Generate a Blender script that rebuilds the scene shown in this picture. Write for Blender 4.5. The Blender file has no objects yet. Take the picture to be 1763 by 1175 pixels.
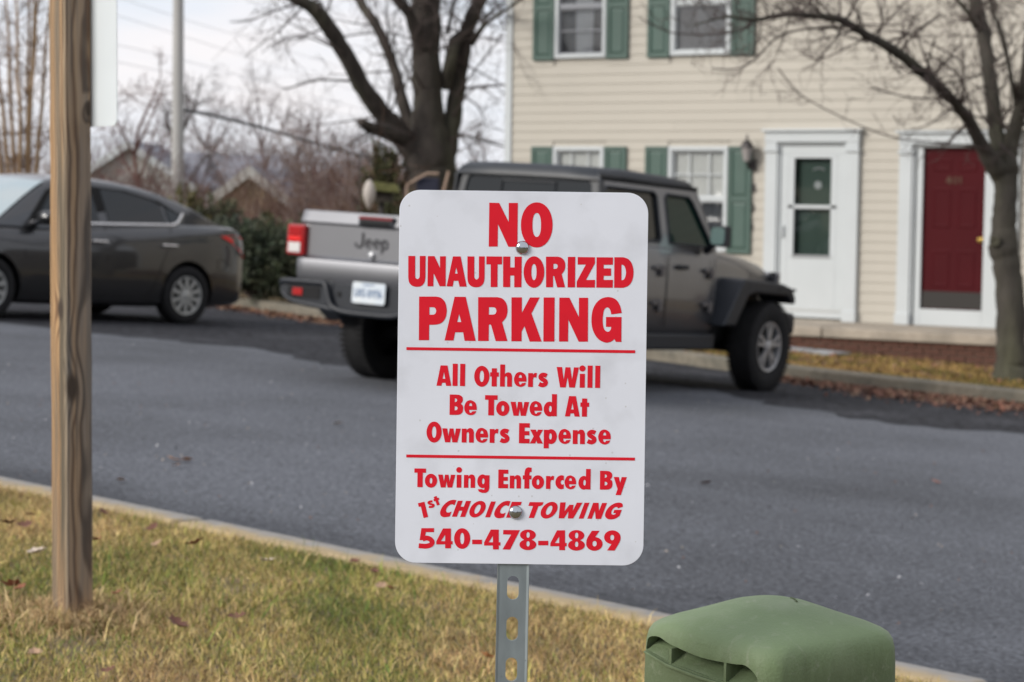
import bpy, bmesh, math, random
import numpy as np
from mathutils import Vector, Matrix
from mathutils.geometry import tessellate_polygon
S = bpy.context.scene
COL = S.collection
rad = math.radians
random.seed(7)
RNG = np.random.default_rng(7)

# ------------------------------------------------------------------ camera
F, TH, RO, PS, HC = 3736.0, rad(3.83), rad(.78), rad(32.26), 1.492
fw = Vector((-math.sin(PS)*math.cos(TH), math.cos(PS)*math.cos(TH), -math.sin(TH)))
rt = Vector((math.cos(PS), math.sin(PS), 0))
upv = rt.cross(fw)
CO = Vector((0, 0, HC))
rc = rt*math.cos(RO) + upv*math.sin(RO)
uc = -rt*math.sin(RO) + upv*math.cos(RO)
cam_d = bpy.data.cameras.new('camera')
cam = bpy.data.objects.new('camera', cam_d)
COL.objects.link(cam)
cam.matrix_world = Matrix(((rc.x, uc.x, -fw.x, CO.x), (rc.y, uc.y, -fw.y, CO.y), (rc.z, uc.z, -fw.z, CO.z), (0, 0, 0, 1)))
cam_d.sensor_width = 36
cam_d.lens = F/1763*36
cam_d.clip_start = .05
cam_d.clip_end = 2000
cam_d.dof.use_dof = True
cam_d.dof.focus_distance = 2.66
cam_d.dof.aperture_fstop = 10.8
S.camera = cam

# ------------------------------------------------------------------ sky, sun, exposure
SUN_AZ, SUN_EL = rad(207), rad(28)          # compass-like angle from +Y towards +X
W = bpy.data.worlds.new('World')
S.world = W
W.use_nodes = True
nt = W.node_tree
nt.nodes.clear()
def N(t, kind, **kw):
    n = t.nodes.new(kind)
    for k, v in kw.items():
        setattr(n, k, v)
    return n
wo = N(nt, 'ShaderNodeOutputWorld')
bg = N(nt, 'ShaderNodeBackground')
bg.inputs['Strength'].default_value = .10
sky = N(nt, 'ShaderNodeTexSky', sky_type='NISHITA', sun_disc=False)
sky.sun_elevation = SUN_EL
sky.sun_rotation = SUN_AZ
tc = N(nt, 'ShaderNodeTexCoord')
mp = N(nt, 'ShaderNodeMapping')
mp.inputs['Scale'].default_value = (1.6, 1.6, 7)
nz = N(nt, 'ShaderNodeTexNoise')
nz.inputs['Scale'].default_value = 2.2
nz.inputs['Detail'].default_value = 6
nz.inputs['Roughness'].default_value = .55
cr = N(nt, 'ShaderNodeValToRGB')
cr.color_ramp.elements[0].position = .34
cr.color_ramp.elements[0].color = (6.1, 6.7, 7.6, 1)
cr.color_ramp.elements[1].position = .62
cr.color_ramp.elements[1].color = (7.9, 7.6, 7.8, 1)
mx = N(nt, 'ShaderNodeMix', data_type='RGBA')
mx.inputs['Factor'].default_value = .9
L = nt.links.new
L(tc.outputs['Generated'], mp.inputs['Vector'])
L(mp.outputs['Vector'], nz.inputs['Vector'])
L(nz.outputs['Fac'], cr.inputs['Fac'])
L(sky.outputs['Color'], mx.inputs[6])
L(cr.outputs['Color'], mx.inputs[7])
L(mx.outputs[2], bg.inputs['Color'])
L(bg.outputs['Background'], wo.inputs['Surface'])
sd = bpy.data.lights.new('sun', 'SUN')
sd.energy = 2.5
sd.angle = rad(25)
sd.color = (1, .95, .88)
so = bpy.data.objects.new('sun', sd)
COL.objects.link(so)
sv = Vector((math.sin(SUN_AZ)*math.cos(SUN_EL), math.cos(SUN_AZ)*math.cos(SUN_EL), math.sin(SUN_EL)))
so.rotation_euler = sv.to_track_quat('Z', 'Y').to_euler()
S.view_settings.view_transform = 'Standard'
S.view_settings.look = 'None'
S.view_settings.exposure = .38
S.view_settings.gamma = 1
S.view_settings.use_curve_mapping = False

# ------------------------------------------------------------------ helpers
def at(px, py, D):
    """a direction seen in the photograph, followed to the depth D"""
    a, b = px-881.5, py-587.5
    x = math.cos(RO)*a + math.sin(RO)*b
    y = -math.sin(RO)*a + math.cos(RO)*b
    return CO + (fw + rt*(x/F) - upv*(y/F))*D

def mat(name, col, rough=.7, metal=0., var=0., vscale=8., bump=0., bscale=60., spec=.5, coat=0., stretch=None, col2=None, c2s=3., c2lo=.45, c2hi=.62, trans=0., speck=None, attr=None):
    m = bpy.data.materials.new(name)
    m.use_nodes = True
    t = m.node_tree
    b = t.nodes['Principled BSDF']
    b.inputs['Roughness'].default_value = rough
    b.inputs['Metallic'].default_value = metal
    b.inputs['Specular IOR Level'].default_value = spec
    b.inputs['Coat Weight'].default_value = coat
    b.inputs['Transmission Weight'].default_value = trans
    c4 = (*col, 1)
    b.inputs['Base Color'].default_value = c4
    l = t.links.new
    tc = N(t, 'ShaderNodeTexCoord')
    vec = tc.outputs['Object']
    if stretch:
        mp = N(t, 'ShaderNodeMapping')
        mp.inputs['Scale'].default_value = stretch
        l(vec, mp.inputs['Vector'])
        vec = mp.outputs['Vector']
    out = None
    def mixc(fac, a, bcol, mode='MIX'):
        mx = N(t, 'ShaderNodeMix', data_type='RGBA', blend_type=mode)
        if hasattr(fac, 'links'): l(fac, mx.inputs['Factor'])
        else: mx.inputs['Factor'].default_value = fac
        if hasattr(a, 'links'): l(a, mx.inputs[6])
        else: mx.inputs[6].default_value = a
        if hasattr(bcol, 'links'): l(bcol, mx.inputs[7])
        else: mx.inputs[7].default_value = bcol
        return mx.outputs[2]
    def noise(scale, detail=4, v=None):
        n = N(t, 'ShaderNodeTexNoise')
        n.inputs['Scale'].default_value = scale
        n.inputs['Detail'].default_value = detail
        l(v or vec, n.inputs['Vector'])
        return n.outputs['Fac']
    def ramp(f, lo, hi):
        r = N(t, 'ShaderNodeMapRange')
        r.inputs['From Min'].default_value = lo
        r.inputs['From Max'].default_value = hi
        l(f, r.inputs['Value'])
        return r.outputs['Result']
    if attr:
        a = N(t, 'ShaderNodeAttribute', attribute_name=attr)
        out = a.outputs['Color']
    if col2:
        out = mixc(ramp(noise(c2s), c2lo, c2hi), c4 if out is None else out, (*col2, 1))
    if var:
        k = ramp(noise(vscale, 5), .3, .7)
        mr = N(t, 'ShaderNodeMapRange')
        mr.inputs['To Min'].default_value = 1-var
        mr.inputs['To Max'].default_value = 1+var
        l(k, mr.inputs['Value'])
        cmb = N(t, 'ShaderNodeCombineColor')
        for i in range(3):
            l(mr.outputs['Result'], cmb.inputs[i])
        out = mixc(1.0, c4 if out is None else out, cmb.outputs['Color'], 'MULTIPLY')
    if speck:
        scol, ss, thr = speck
        vo = N(t, 'ShaderNodeTexVoronoi')
        vo.inputs['Scale'].default_value = ss
        l(tc.outputs['Object'], vo.inputs['Vector'])
        lt = N(t, 'ShaderNodeMath', operation='LESS_THAN')
        l(vo.outputs['Distance'], lt.inputs[0])
        lt.inputs[1].default_value = thr
        out = mixc(lt.outputs[0], c4 if out is None else out, (*scol, 1))
    if out is not None:
        l(out, b.inputs['Base Color'])
    if bump:
        bp = N(t, 'ShaderNodeBump')
        bp.inputs['Strength'].default_value = bump
        bp.inputs['Distance'].default_value = .01
        l(noise(bscale, 3), bp.inputs['Height'])
        l(bp.outputs['Normal'], b.inputs['Normal'])
    return m

class MB:
    def __init__(s): s.v = []; s.f = []
    def add(s, vs, fs):
        o = len(s.v)
        s.v += [tuple(v) for v in vs]
        s.f += [tuple(i+o for i in f) for f in fs]
        return s
    def box(s, x0, x1, y0, y1, z0, z1):
        v = [(x, y, z) for z in (z0, z1) for y in (y0, y1) for x in (x0, x1)]
        return s.add(v, [(0, 2, 3, 1), (4, 5, 7, 6), (0, 1, 5, 4), (2, 6, 7, 3), (0, 4, 6, 2), (1, 3, 7, 5)])
    def prism(s, pts, d):
        """closed planar outline (3D points) pushed along vector d"""
        n = len(pts)
        d = Vector(d)
        a = [Vector(p) for p in pts]
        b = [p+d for p in a]
        fs = [(i, (i+1) % n, n+(i+1) % n, n+i) for i in range(n)]
        tri = tessellate_polygon([a])
        fs += [tuple(t) for t in tri] + [tuple(n+i for i in reversed(t)) for t in tri]
        return s.add(a+b, fs)
    def poly(s, contours, fn, z=0.):
        pl = [[Vector((x, y, 0)) for x, y in c] for c in contours]
        tri = tessellate_polygon(pl)
        flat = [fn(p.x, p.y, z) for c in pl for p in c]
        return s.add(flat, [tuple(t) for t in tri])
    def solid(s, contours, fn, z0, z1):
        pl = [[Vector((x, y, 0)) for x, y in c] for c in contours]
        tri = tessellate_polygon(pl)
        flat = [p for c in pl for p in c]
        n = len(flat)
        fs = [tuple(t) for t in tri] + [tuple(n+i for i in reversed(t)) for t in tri]
        o = 0
        for c in pl:
            k = len(c)
            fs += [(o+i, o+(i+1) % k, n+o+(i+1) % k, n+o+i) for i in range(k)]
            o += k
        return s.add([fn(p.x, p.y, z0) for p in flat]+[fn(p.x, p.y, z1) for p in flat], fs)
    def tube(s, pts, rads, n=8, cap=True):
        pts = [Vector(p) for p in pts]
        if not hasattr(rads, '__len__'): rads = [rads]*len(pts)
        o = len(s.v)
        ref = None
        for i, p in enumerate(pts):
            d = (pts[min(i+1, len(pts)-1)] - pts[max(i-1, 0)])
            d = d.normalized() if d.length > 1e-9 else Vector((0, 0, 1))
            if ref is None: ref = d.orthogonal().normalized()
            ref = (ref - d*ref.dot(d))
            ref = ref.normalized() if ref.length > 1e-6 else d.orthogonal().normalized()
            q = d.cross(ref)
            for k in range(n):
                a = 2*math.pi*k/n
                s.v.append(tuple(p + (ref*math.cos(a) + q*math.sin(a))*rads[i]))
        for i in range(len(pts)-1):
            for k in range(n):
                s.f.append((o+i*n+k, o+i*n+(k+1) % n, o+(i+1)*n+(k+1) % n, o+(i+1)*n+k))
        if cap:
            s.f.append(tuple(o+k for k in reversed(range(n))))
            s.f.append(tuple(o+(len(pts)-1)*n+k for k in range(n)))
        return s
    def lathe(s, prof, axis='z', c=(0, 0, 0), n=24, cap=True):
        """prof: (radius, height) pairs round an axis"""
        o = len(s.v)
        for r, h in prof:
            for k in range(n):
                a = 2*math.pi*k/n
                x, y = r*math.cos(a), r*math.sin(a)
                p = {'z': (x, y, h), 'y': (x, h, y), 'x': (h, x, y)}[axis]
                s.v.append((p[0]+c[0], p[1]+c[1], p[2]+c[2]))
        for i in range(len(prof)-1):
            for k in range(n):
                s.f.append((o+i*n+k, o+i*n+(k+1) % n, o+(i+1)*n+(k+1) % n, o+(i+1)*n+k))
        if cap:
            s.f.append(tuple(o+k for k in range(n)))
            s.f.append(tuple(o+(len(prof)-1)*n+k for k in reversed(range(n))))
        return s
    def grid(s, rows, closed=False):
        o = len(s.v)
        m = len(rows[0])
        for r in rows: s.v += [tuple(p) for p in r]
        for i in range(len(rows)-1):
            for j in range(m if closed else m-1):
                s.f.append((o+i*m+j, o+i*m+(j+1) % m, o+(i+1)*m+(j+1) % m, o+(i+1)*m+j))
        return s
    def mesh(s, name):
        me = bpy.data.meshes.new(name)
        me.from_pydata(s.v, [], s.f)
        me.update()
        return me
    def build(s, name, m, parent=None, smooth=False, bevel=0., seg=2, clean=True, sharp=35):
        me = s.mesh(name)
        if clean:
            bm = bmesh.new(); bm.from_mesh(me)
            bmesh.ops.recalc_face_normals(bm, faces=bm.faces)
            bm.to_mesh(me); bm.free()
        if smooth:
            me.polygons.foreach_set('use_smooth', [True]*len(me.polygons))
            me.set_sharp_from_angle(angle=rad(sharp))
        me.materials.append(m)
        return link(name, me, parent, bevel, seg)

def link(name, me, parent=None, bevel=0., seg=2):
    o = bpy.data.objects.new(name, me)
    COL.objects.link(o)
    if parent is not None: o.parent = parent
    if bevel:
        b = o.modifiers.new('bevel', 'BEVEL')
        b.width = bevel; b.segments = seg; b.limit_method = 'ANGLE'; b.angle_limit = rad(30)
        b.harden_normals = False
    return o

def tag(o, label=None, cat=None, group=None, kind=None):
    if label: o['label'] = label
    if cat: o['category'] = cat
    if group: o['group'] = group
    if kind: o['kind'] = kind
    return o

def thing(name, label, cat, loc=(0, 0, 0), rotz=0., group=None, M=None):
    o = bpy.data.objects.new(name, None)
    COL.objects.link(o)
    o.empty_display_size = .2
    if M is not None: o.matrix_world = M
    else:
        o.location = loc; o.rotation_euler = (0, 0, rotz)
    return tag(o, label, cat, group)

def copy_tree(o, parent=None):
    c = o.copy(); COL.objects.link(c); c.parent = parent
    for ch in o.children: copy_tree(ch, c)
    return c

def catmull(P, k=6):
    P = [Vector(p) for p in P]
    out = []
    for i in range(len(P)-1):
        p0 = P[max(i-1, 0)]; p1 = P[i]; p2 = P[i+1]; p3 = P[min(i+2, len(P)-1)]
        for j in range(k):
            t = j/k
            out.append(.5*((2*p1) + (p2-p0)*t + (2*p0-5*p1+4*p2-p3)*t*t + (3*p1-p0-3*p2+p3)*t**3))
    out.append(P[-1])
    return out

# ------------------------------------------------------------------ terrain: the lot falls gently to the right and away
G0, GX, GY = .325, -.0398, -.0500
def g(x, y):
    """height of the asphalt plane; beyond the lot it levels out and drops towards the far houses"""
    xx = min(max(x, -26), 14); yy = min(max(y, -12), 31)
    z = G0 + GX*xx + GY*yy
    d = math.hypot(x, y)
    t = min(max((d-34)/60, 0), 1)
    return z - 2.2*t*t*(3-2*t)
# ------------------------------------------------------------------ materials
M = {}
M['asphalt'] = mat('asphalt', (.128, .135, .152), .95, var=.56, vscale=50, bump=.5, bscale=240, spec=.15, col2=(.080, .084, .093), c2s=.35, c2lo=.42, c2hi=.68, speck=((.46, .47, .50), 30, .09))
def gutter_dirt(m):
    t = m.node_tree; l = t.links.new; b = t.nodes['Principled BSDF']
    src = b.inputs['Base Color'].links[0].from_socket
    tc = N(t, 'ShaderNodeTexCoord'); sp = N(t, 'ShaderNodeSeparateXYZ'); l(tc.outputs['Object'], sp.inputs[0])
    a = N(t, 'ShaderNodeMath', operation='MULTIPLY_ADD'); l(sp.outputs['X'], a.inputs[0]); a.inputs[1].default_value = .14; l(sp.outputs['Y'], a.inputs[2])
    n = N(t, 'ShaderNodeTexNoise'); n.inputs['Scale'].default_value = 2.5; n.inputs['Detail'].default_value = 8; l(tc.outputs['Object'], n.inputs['Vector'])
    a2 = N(t, 'ShaderNodeMath', operation='MULTIPLY_ADD'); l(n.outputs['Fac'], a2.inputs[0]); a2.inputs[1].default_value = -1.3; l(a.outputs[0], a2.inputs[2])
    r = N(t, 'ShaderNodeMapRange'); r.interpolation_type = 'SMOOTHSTEP'; r.inputs['From Min'].default_value = 4.9; r.inputs['From Max'].default_value = 5.7; r.inputs['To Min'].default_value = .62; r.inputs['To Max'].default_value = 1.; l(a2.outputs[0], r.inputs['Value'])
    c = N(t, 'ShaderNodeCombineColor')
    for i in range(3): l(r.outputs[0], c.inputs[i])
    mx = N(t, 'ShaderNodeMix', data_type='RGBA', blend_type='MULTIPLY'); mx.inputs['Factor'].default_value = 1; l(src, mx.inputs[6]); l(c.outputs[0], mx.inputs[7]); l(mx.outputs[2], b.inputs['Base Color'])
gutter_dirt(M['asphalt'])
M['concrete'] = mat('concrete', (.175, .155, .12), .9, var=.18, vscale=14, bump=.3, bscale=70, col2=(.13, .12, .095), c2s=2.5)
M['porch'] = mat('porch_concrete', (.36, .31, .25), .9, var=.12, vscale=6, bump=.2, col2=(.27, .235, .19), c2s=2)
M['walk'] = mat('walk_concrete', (.30, .31, .33), .9, var=.1, vscale=5)
M['soil'] = mat('soil', (.17, .125, .07), .95, var=.35, vscale=9, col2=(.12, .11, .05), c2s=2.2, bump=.6, bscale=50)
M['soil2'] = mat('yard_soil', (.22, .155, .08), .95, var=.3, vscale=6, col2=(.15, .115, .05), c2s=1.3)
M['field'] = mat('field', (.11, .095, .05), .95, var=.3, vscale=.6)
M['siding'] = mat('vinyl_siding', (.43, .402, .347), .55, var=.035, vscale=1.5, spec=.35)
M['white'] = mat('white_trim', (.48, .51, .52), .5, var=.03, vscale=2)
M['shutter'] = mat('green_shutter', (.052, .096, .078), .5, var=.06, vscale=3)
M['green_door'] = mat('green_door', (.022, .062, .045), .5)
M['red_door'] = mat('red_door', (.055, .0035, .006), .7, spec=.15, var=.06, vscale=2)
M['kick'] = mat('dark_kick_plate', (.035, .032, .03), .4, metal=.4)
M['brass'] = mat('brass', (.6, .42, .12), .3, metal=1)
M['dull_brass'] = mat('dull_brass', (.075, .035, .022), .5, metal=.5)
M['dark_metal'] = mat('dark_metal', (.05, .045, .045), .5, metal=.4)
M['lantern_glass'] = mat('lantern_glass', (.30, .28, .27), .25)
M['curtain'] = mat('curtain', (.42, .43, .46), .9, var=.1)
M['curtain_dark'] = mat('curtain_dark', (.10, .105, .12), .9)
M['blind'] = mat('vertical_blind', (.80, .80, .78), .8, var=.05, vscale=2)
M['screened'] = mat('screened_white', (.24, .25, .27), .7)
M['screen'] = mat('window_screen', (.17, .165, .175), .7, var=.12, vscale=2.5)
M['shingle'] = mat('shingle', (.10, .10, .105), .9, var=.25, vscale=9)
M['brick'] = mat('red_brick', (.10, .042, .028), .9, var=.4, vscale=3, col2=(.17, .10, .065), c2s=2.)
def pane_mat():
    m = bpy.data.materials.new('window_pane'); m.use_nodes = True
    t = m.node_tree; t.nodes.clear(); l = t.links.new
    o = N(t, 'ShaderNodeOutputMaterial'); a = N(t, 'ShaderNodeBsdfTransparent'); b = N(t, 'ShaderNodeBsdfGlossy')
    b.inputs['Roughness'].default_value = .03
    a.inputs['Color'].default_value = (.93, .94, .94, 1)
    f = N(t, 'ShaderNodeFresnel'); f.inputs['IOR'].default_value = 1.5
    mx = N(t, 'ShaderNodeMixShader')
    l(f.outputs[0], mx.inputs[0]); l(a.outputs[0], mx.inputs[1]); l(b.outputs[0], mx.inputs[2]); l(mx.outputs[0], o.inputs[0])
    return m
M['pane'] = pane_mat()
def kerb_mat():
    m = mat('painted_kerb', (.25, .24, .225), .9, var=.16, vscale=16, bump=.3, bscale=80)
    t = m.node_tree; l = t.links.new
    b = t.nodes['Principled BSDF']
    src = b.inputs['Base Color'].links[0].from_socket
    tc = N(t, 'ShaderNodeTexCoord'); sp = N(t, 'ShaderNodeSeparateXYZ'); l(tc.outputs['Object'], sp.inputs[0])
    n = N(t, 'ShaderNodeTexNoise'); n.inputs['Scale'].default_value = 9; n.inputs['Detail'].default_value = 5; l(tc.outputs['Object'], n.inputs['Vector'])
    ma = N(t, 'ShaderNodeMath', operation='MULTIPLY_ADD'); l(n.outputs['Fac'], ma.inputs[0]); ma.inputs[1].default_value = .26; l(sp.outputs['Y'], ma.inputs[2])
    mr = N(t, 'ShaderNodeMapRange'); mr.inputs['From Min'].default_value = .25; mr.inputs['From Max'].default_value = .17; l(ma.outputs[0], mr.inputs['Value'])
    mx = N(t, 'ShaderNodeMix', data_type='RGBA'); l(mr.outputs['Result'], mx.inputs['Factor']); l(src, mx.inputs[6]); mx.inputs[7].default_value = (.37, .285, .165, 1)
    l(mx.outputs[2], b.inputs['Base Color'])
    return m
M['painted_kerb'] = kerb_mat()

# ------------------------------------------------------------------ ground sheets
def YK(x): return 5.25 - .14*(x+1.99)
xs = sorted(set([-400, -300, -220, -160, -120, -95, -80, -70, -60, -50, -42] + list(range(-36, 20, 4)) + [24, 32, 45, 60, 90, 140, 220, 400]))
ys = sorted(set([-120, -60, -30, -12] + list(range(-8, 40, 4)) + [46, 54, 62, 70, 80, 95, 115, 140, 180, 240, 320, 450]))
mb = MB()
mb.grid([[(x, y, g(x, y) + (.07 if y > 31 else -.06)) for x in xs] for y in ys])
tag(mb.build('ground', M['field'], smooth=True), kind='structure')

FK = [(14, 19.2), (-4, 19.42), (-6.7, 19.52), (-8.3, 19.6), (-9.2, 19.72), (-10.2, 20.05), (-11, 20.45), (-13, 20.95), (-16.2, 21.7), (-18.3, 22.6), (-21, 23.4), (-26, 23.7)]
fk = [(p.x, p.y) for p in catmull([(x, y, 0) for x, y in FK], 5)]
P0 = lambda x, y, z: (x, y, g(x, y)+z)
def NK(x): return YK(x)+.18
near = [(x, NK(x)) for x in (-26, -20, -14, -10, -8, -6, -4, -2, 0, 4, 8, 14)]
mb = MB().poly([near + fk], P0, 0.)
tag(mb.build('parking_lot', M['asphalt']), kind='structure')
bay = [(p.x, p.y) for p in catmull([(-26, 16.6, 0), (-21, 16.2, 0), (-17, 15.8, 0), (-15.6, 15.4, 0), (-14.3, 15.3, 0), (-13.4, 15.5, 0), (-12.6, 15.7, 0), (-11.4, 14.9, 0), (-10.5, 15.2, 0), (-9.6, 16.6, 0), (-8.6, 16.9, 0), (-7.8, 16.2, 0), (-6.8, 15.7, 0), (-6.0, 15.4, 0), (-5.3, 15.9, 0), (-3, 15.6, 0), (4, 15.2, 0), (14, 15, 0)], 6)]
bay = [(x, y+random.gauss(0, .09)) for x, y in bay]
M['bay_asphalt'] = mat('old_asphalt', (.040, .041, .046), .85, var=.7, vscale=16, bump=.5, bscale=200, spec=.06, col2=(.070, .072, .080), c2s=.9, c2lo=.52, c2hi=.80, speck=((.3, .3, .32), 30, .09))
tag(MB().poly([bay + [(x, y-.004) for x, y in fk]], P0, .004).build('parking_bay', M['bay_asphalt']), kind='structure')
lawn = [(-26, -12), (14, -12)] + [(x, YK(x)+.01) for x in (14, 0, -2, -4, -6, -10, -26)]
tag(MB().poly([lawn], P0, .10).build('near_lawn', M['soil']), kind='structure')
yard = [(x, y+.10) for x, y in fk] + [(-26, 31), (14, 31)]
tag(MB().poly([yard], P0, .115).build('front_yard', M['soil2']), kind='structure')

# kerbs: cast in sections with open joints
kb = tag(thing('near_kerb', None, None), kind='structure')
ang = math.atan(-.14)
x = -14.0
while x < 4:
    l3 = 3.05
    y = YK(x)
    fx = Vector((math.cos(ang), math.sin(ang), GX*math.cos(ang)+GY*math.sin(ang)))
    m_ = MB().box(0, l3-.022, 0, .17, -.25, 0)
    o = m_.build('kerb_section', M['painted_kerb'], kb, bevel=.02, seg=3)
    zz = Vector((-GX, -GY, 1)).normalized(); xx = fx.normalized(); yy = zz.cross(xx)
    o.matrix_world = Matrix(((xx.x, yy.x, zz.x, x), (xx.y, yy.y, zz.y, y), (xx.z, yy.z, zz.z, g(x, y)+.118), (0, 0, 0, 1)))
    x += l3*math.cos(ang)
kf = tag(thing('far_kerb', None, None), kind='structure')
i = 0
while i < len(fk)-1:
    a = fk[i:i+6]
    mb = MB()
    rows = []
    for k, (x, y) in enumerate(a):
        b = a[min(k+1, len(a)-1)]; c = a[max(k-1, 0)]
        d = Vector((b[0]-c[0], b[1]-c[1], 0)).normalized(); n = Vector((d.y, -d.x, 0))
        if n.y < 0: n = -n
        z = g(x, y)
        p = Vector((x, y, 0))
        rows.append([tuple(p+Vector((0, 0, z-.1))), tuple(p+n*.012+Vector((0, 0, z+.12))), tuple(p+n*.16+Vector((0, 0, z+.135))), tuple(p+n*.16+Vector((0, 0, z-.1)))])
    mb.grid(rows)
    mb.build('kerb_section', M['concrete'], kf, bevel=.015)
    i += 5
tag(MB().solid([[(-16, 23.05), (-10.2, 23.1), (-10.2, 23.62), (-16, 23.62)]], P0, .117, .16).build('front_walk', M['walk']), kind='structure')

# ------------------------------------------------------------------ porch: slab on a brick base
po = thing('porch_step', 'long low concrete porch slab on a brick base below the white and red doors', 'porch', (-13.5, 24.05, -.04))
for x0, x1, dz in ((0, 2.72, 0), (2.735, 6.2, 0), (6.215, 9.5, 0)):
    MB().box(x0, x1, 0, 1.36, -.12+dz, dz).build('slab', M['porch'], po, bevel=.015)
bme = MB().box(.004, .196, 0, .09, .004, .060).mesh('brick'); bme.materials.append(M['brick'])
for r in range(5):
    for k in range(46):
        x = k*.206 + (.1 if r % 2 else 0)
        o = link('brick', bme, po)
        o.location = (x, .05+random.uniform(-.004, .004), -.12-.068*(r+1))
MB().box(0, 9.5, .07, 1.3, -.62, -.125).build('mortar_core', M['concrete'], po)

# ------------------------------------------------------------------ townhouse
HX0, HY, HZ = -16.17, 25.43, -.04
house = thing('townhouse', 'two storey cream vinyl sided townhouse with green shutters and two front doors', 'house', (HX0, HY, HZ))
HL = 14.0
X = lambda v: v-HX0
Z = lambda v: v-HZ
# openings in (x0,x1,z0,z1)
WIN = [(-15.41, -14.61, 3.36, 4.74, 'u1'), (-13.63, -12.75, 3.36, 4.74, 'u2'), (-15.41, -14.61, .80, 2.17, 'l1'), (-13.63, -12.75, .80, 2.17, 'l2')]
OPEN = [(a, b, c, d) for a, b, c, d, _ in WIN] + [(-12.17, -10.93, -.04, 2.39), (-10.34, -8.86, -.04, 2.36), (-7.2, -6.35, 3.36, 4.74), (-5.4, -4.5, 3.36, 4.74)]
# wall core with real openings
mb = MB()
ct = [[(0, Z(-.6)), (HL, Z(-.6)), (HL, Z(5.75)), (0, Z(5.75))]] + [[(X(a)+.01, Z(c)+.01), (X(b)-.01, Z(c)+.01), (X(b)-.01, Z(d)-.01), (X(a)+.01, Z(d)-.01)] for a, b, c, d in OPEN]
mb.solid(ct, lambda x, y, z: (x, z, y), .012, .14)
mb.build('wall', M['siding'], house)
MB().box(-.0, .1, .15, 8, Z(-.6), Z(5.75)).box(HL-.1, HL, .15, 8, Z(-.6), Z(5.75)).box(0, HL, 7.9, 8, Z(-.6), Z(5.75)).build('outer_wall', M['siding'], house)
MB().box(.11, HL-.11, 1.2, 1.3, Z(-.6), Z(5.7)).box(.11, HL-.11, .15, 7.8, Z(2.6), Z(2.75)).build('inner_wall', mat('room_dark', (.10, .09, .08), .9), house)
lap = .127
unit = MB().grid([[(0, -.0095, 0), (1, -.0095, 0)], [(0, -.0105, .004), (1, -.0105, .004)], [(0, -.001, lap), (1, -.001, lap)]]).add([(0, .0, 0), (1, .0, 0), (0, -.0095, 0), (1, -.0095, 0)], [(0, 1, 3, 2)]).mesh('siding_board')
unit.materials.append(M['siding'])
nrow = int((5.7+.04)/lap)
for r in range(nrow):
    z0 = r*lap; z1 = z0+lap
    cuts = [(X(a)-.02, X(b)+.02) for a, b, c, d in OPEN if Z(c)-.0 < z1-.02 and Z(d)+.0 > z0+.02]
    cuts.sort()
    segs = []; p = .07
    for a, b in cuts:
        if a-p > .02: segs.append((p, a))
        p = max(p, b)
    segs.append((p, HL-.07))
    for a, b in segs:
        js = [a]
        q = a + (2.1 + (r*1.37) % 3.2)
        while q < b-.6:
            js.append(q); q += 4.6
        js.append(b)
        for u, v in zip(js[:-1], js[1:]):
            o = link('siding_board', unit, house)
            o.location = (u, -.001*random.random(), z0); o.scale = (v-u-.002, 1, 1)
MB().box(-.03, .075, -.035, .06, Z(-.3), Z(5.75)).box(HL-.075, HL+.03, -.035, .06, Z(-.3), Z(5.75)).build('corner_trim', M['white'], house, bevel=.004)
# roof, eaves
mb = MB()
mb.add([(-.3, -.4, Z(5.72)), (HL+.3, -.4, Z(5.72)), (HL+.3, 4, Z(8.3)), (-.3, 4, Z(8.3)), (-.3, 8.4, Z(5.72)), (HL+.3, 8.4, Z(5.72)),
        (-.3, -.4, Z(5.84)), (HL+.3, -.4, Z(5.84)), (HL+.3, 4, Z(8.42)), (-.3, 4, Z(8.42)), (-.3, 8.4, Z(5.84)), (HL+.3, 8.4, Z(5.84))],
       [(0, 1, 2, 3), (3, 2, 5, 4), (6, 9, 8, 7), (9, 10, 11, 8), (0, 6, 7, 1), (4, 5, 11, 10), (0, 3, 9, 6), (3, 4, 10, 9), (1, 7, 8, 2), (2, 8, 11, 5)])
mb.build('roof', M['shingle'], house)
MB().prism([(0, 0, Z(5.75)), (0, 8, Z(5.75)), (0, 4, Z(8.28))], (.1, 0, 0)).prism([(HL-.1, 0, Z(5.75)), (HL-.1, 8, Z(5.75)), (HL-.1, 4, Z(8.28))], (.1, 0, 0)).build('gable', M['siding'], house)
MB().box(-.3, HL+.3, -.55, -.41, Z(5.66), Z(5.80)).build('gutter', M['white'], house, bevel=.02)

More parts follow.
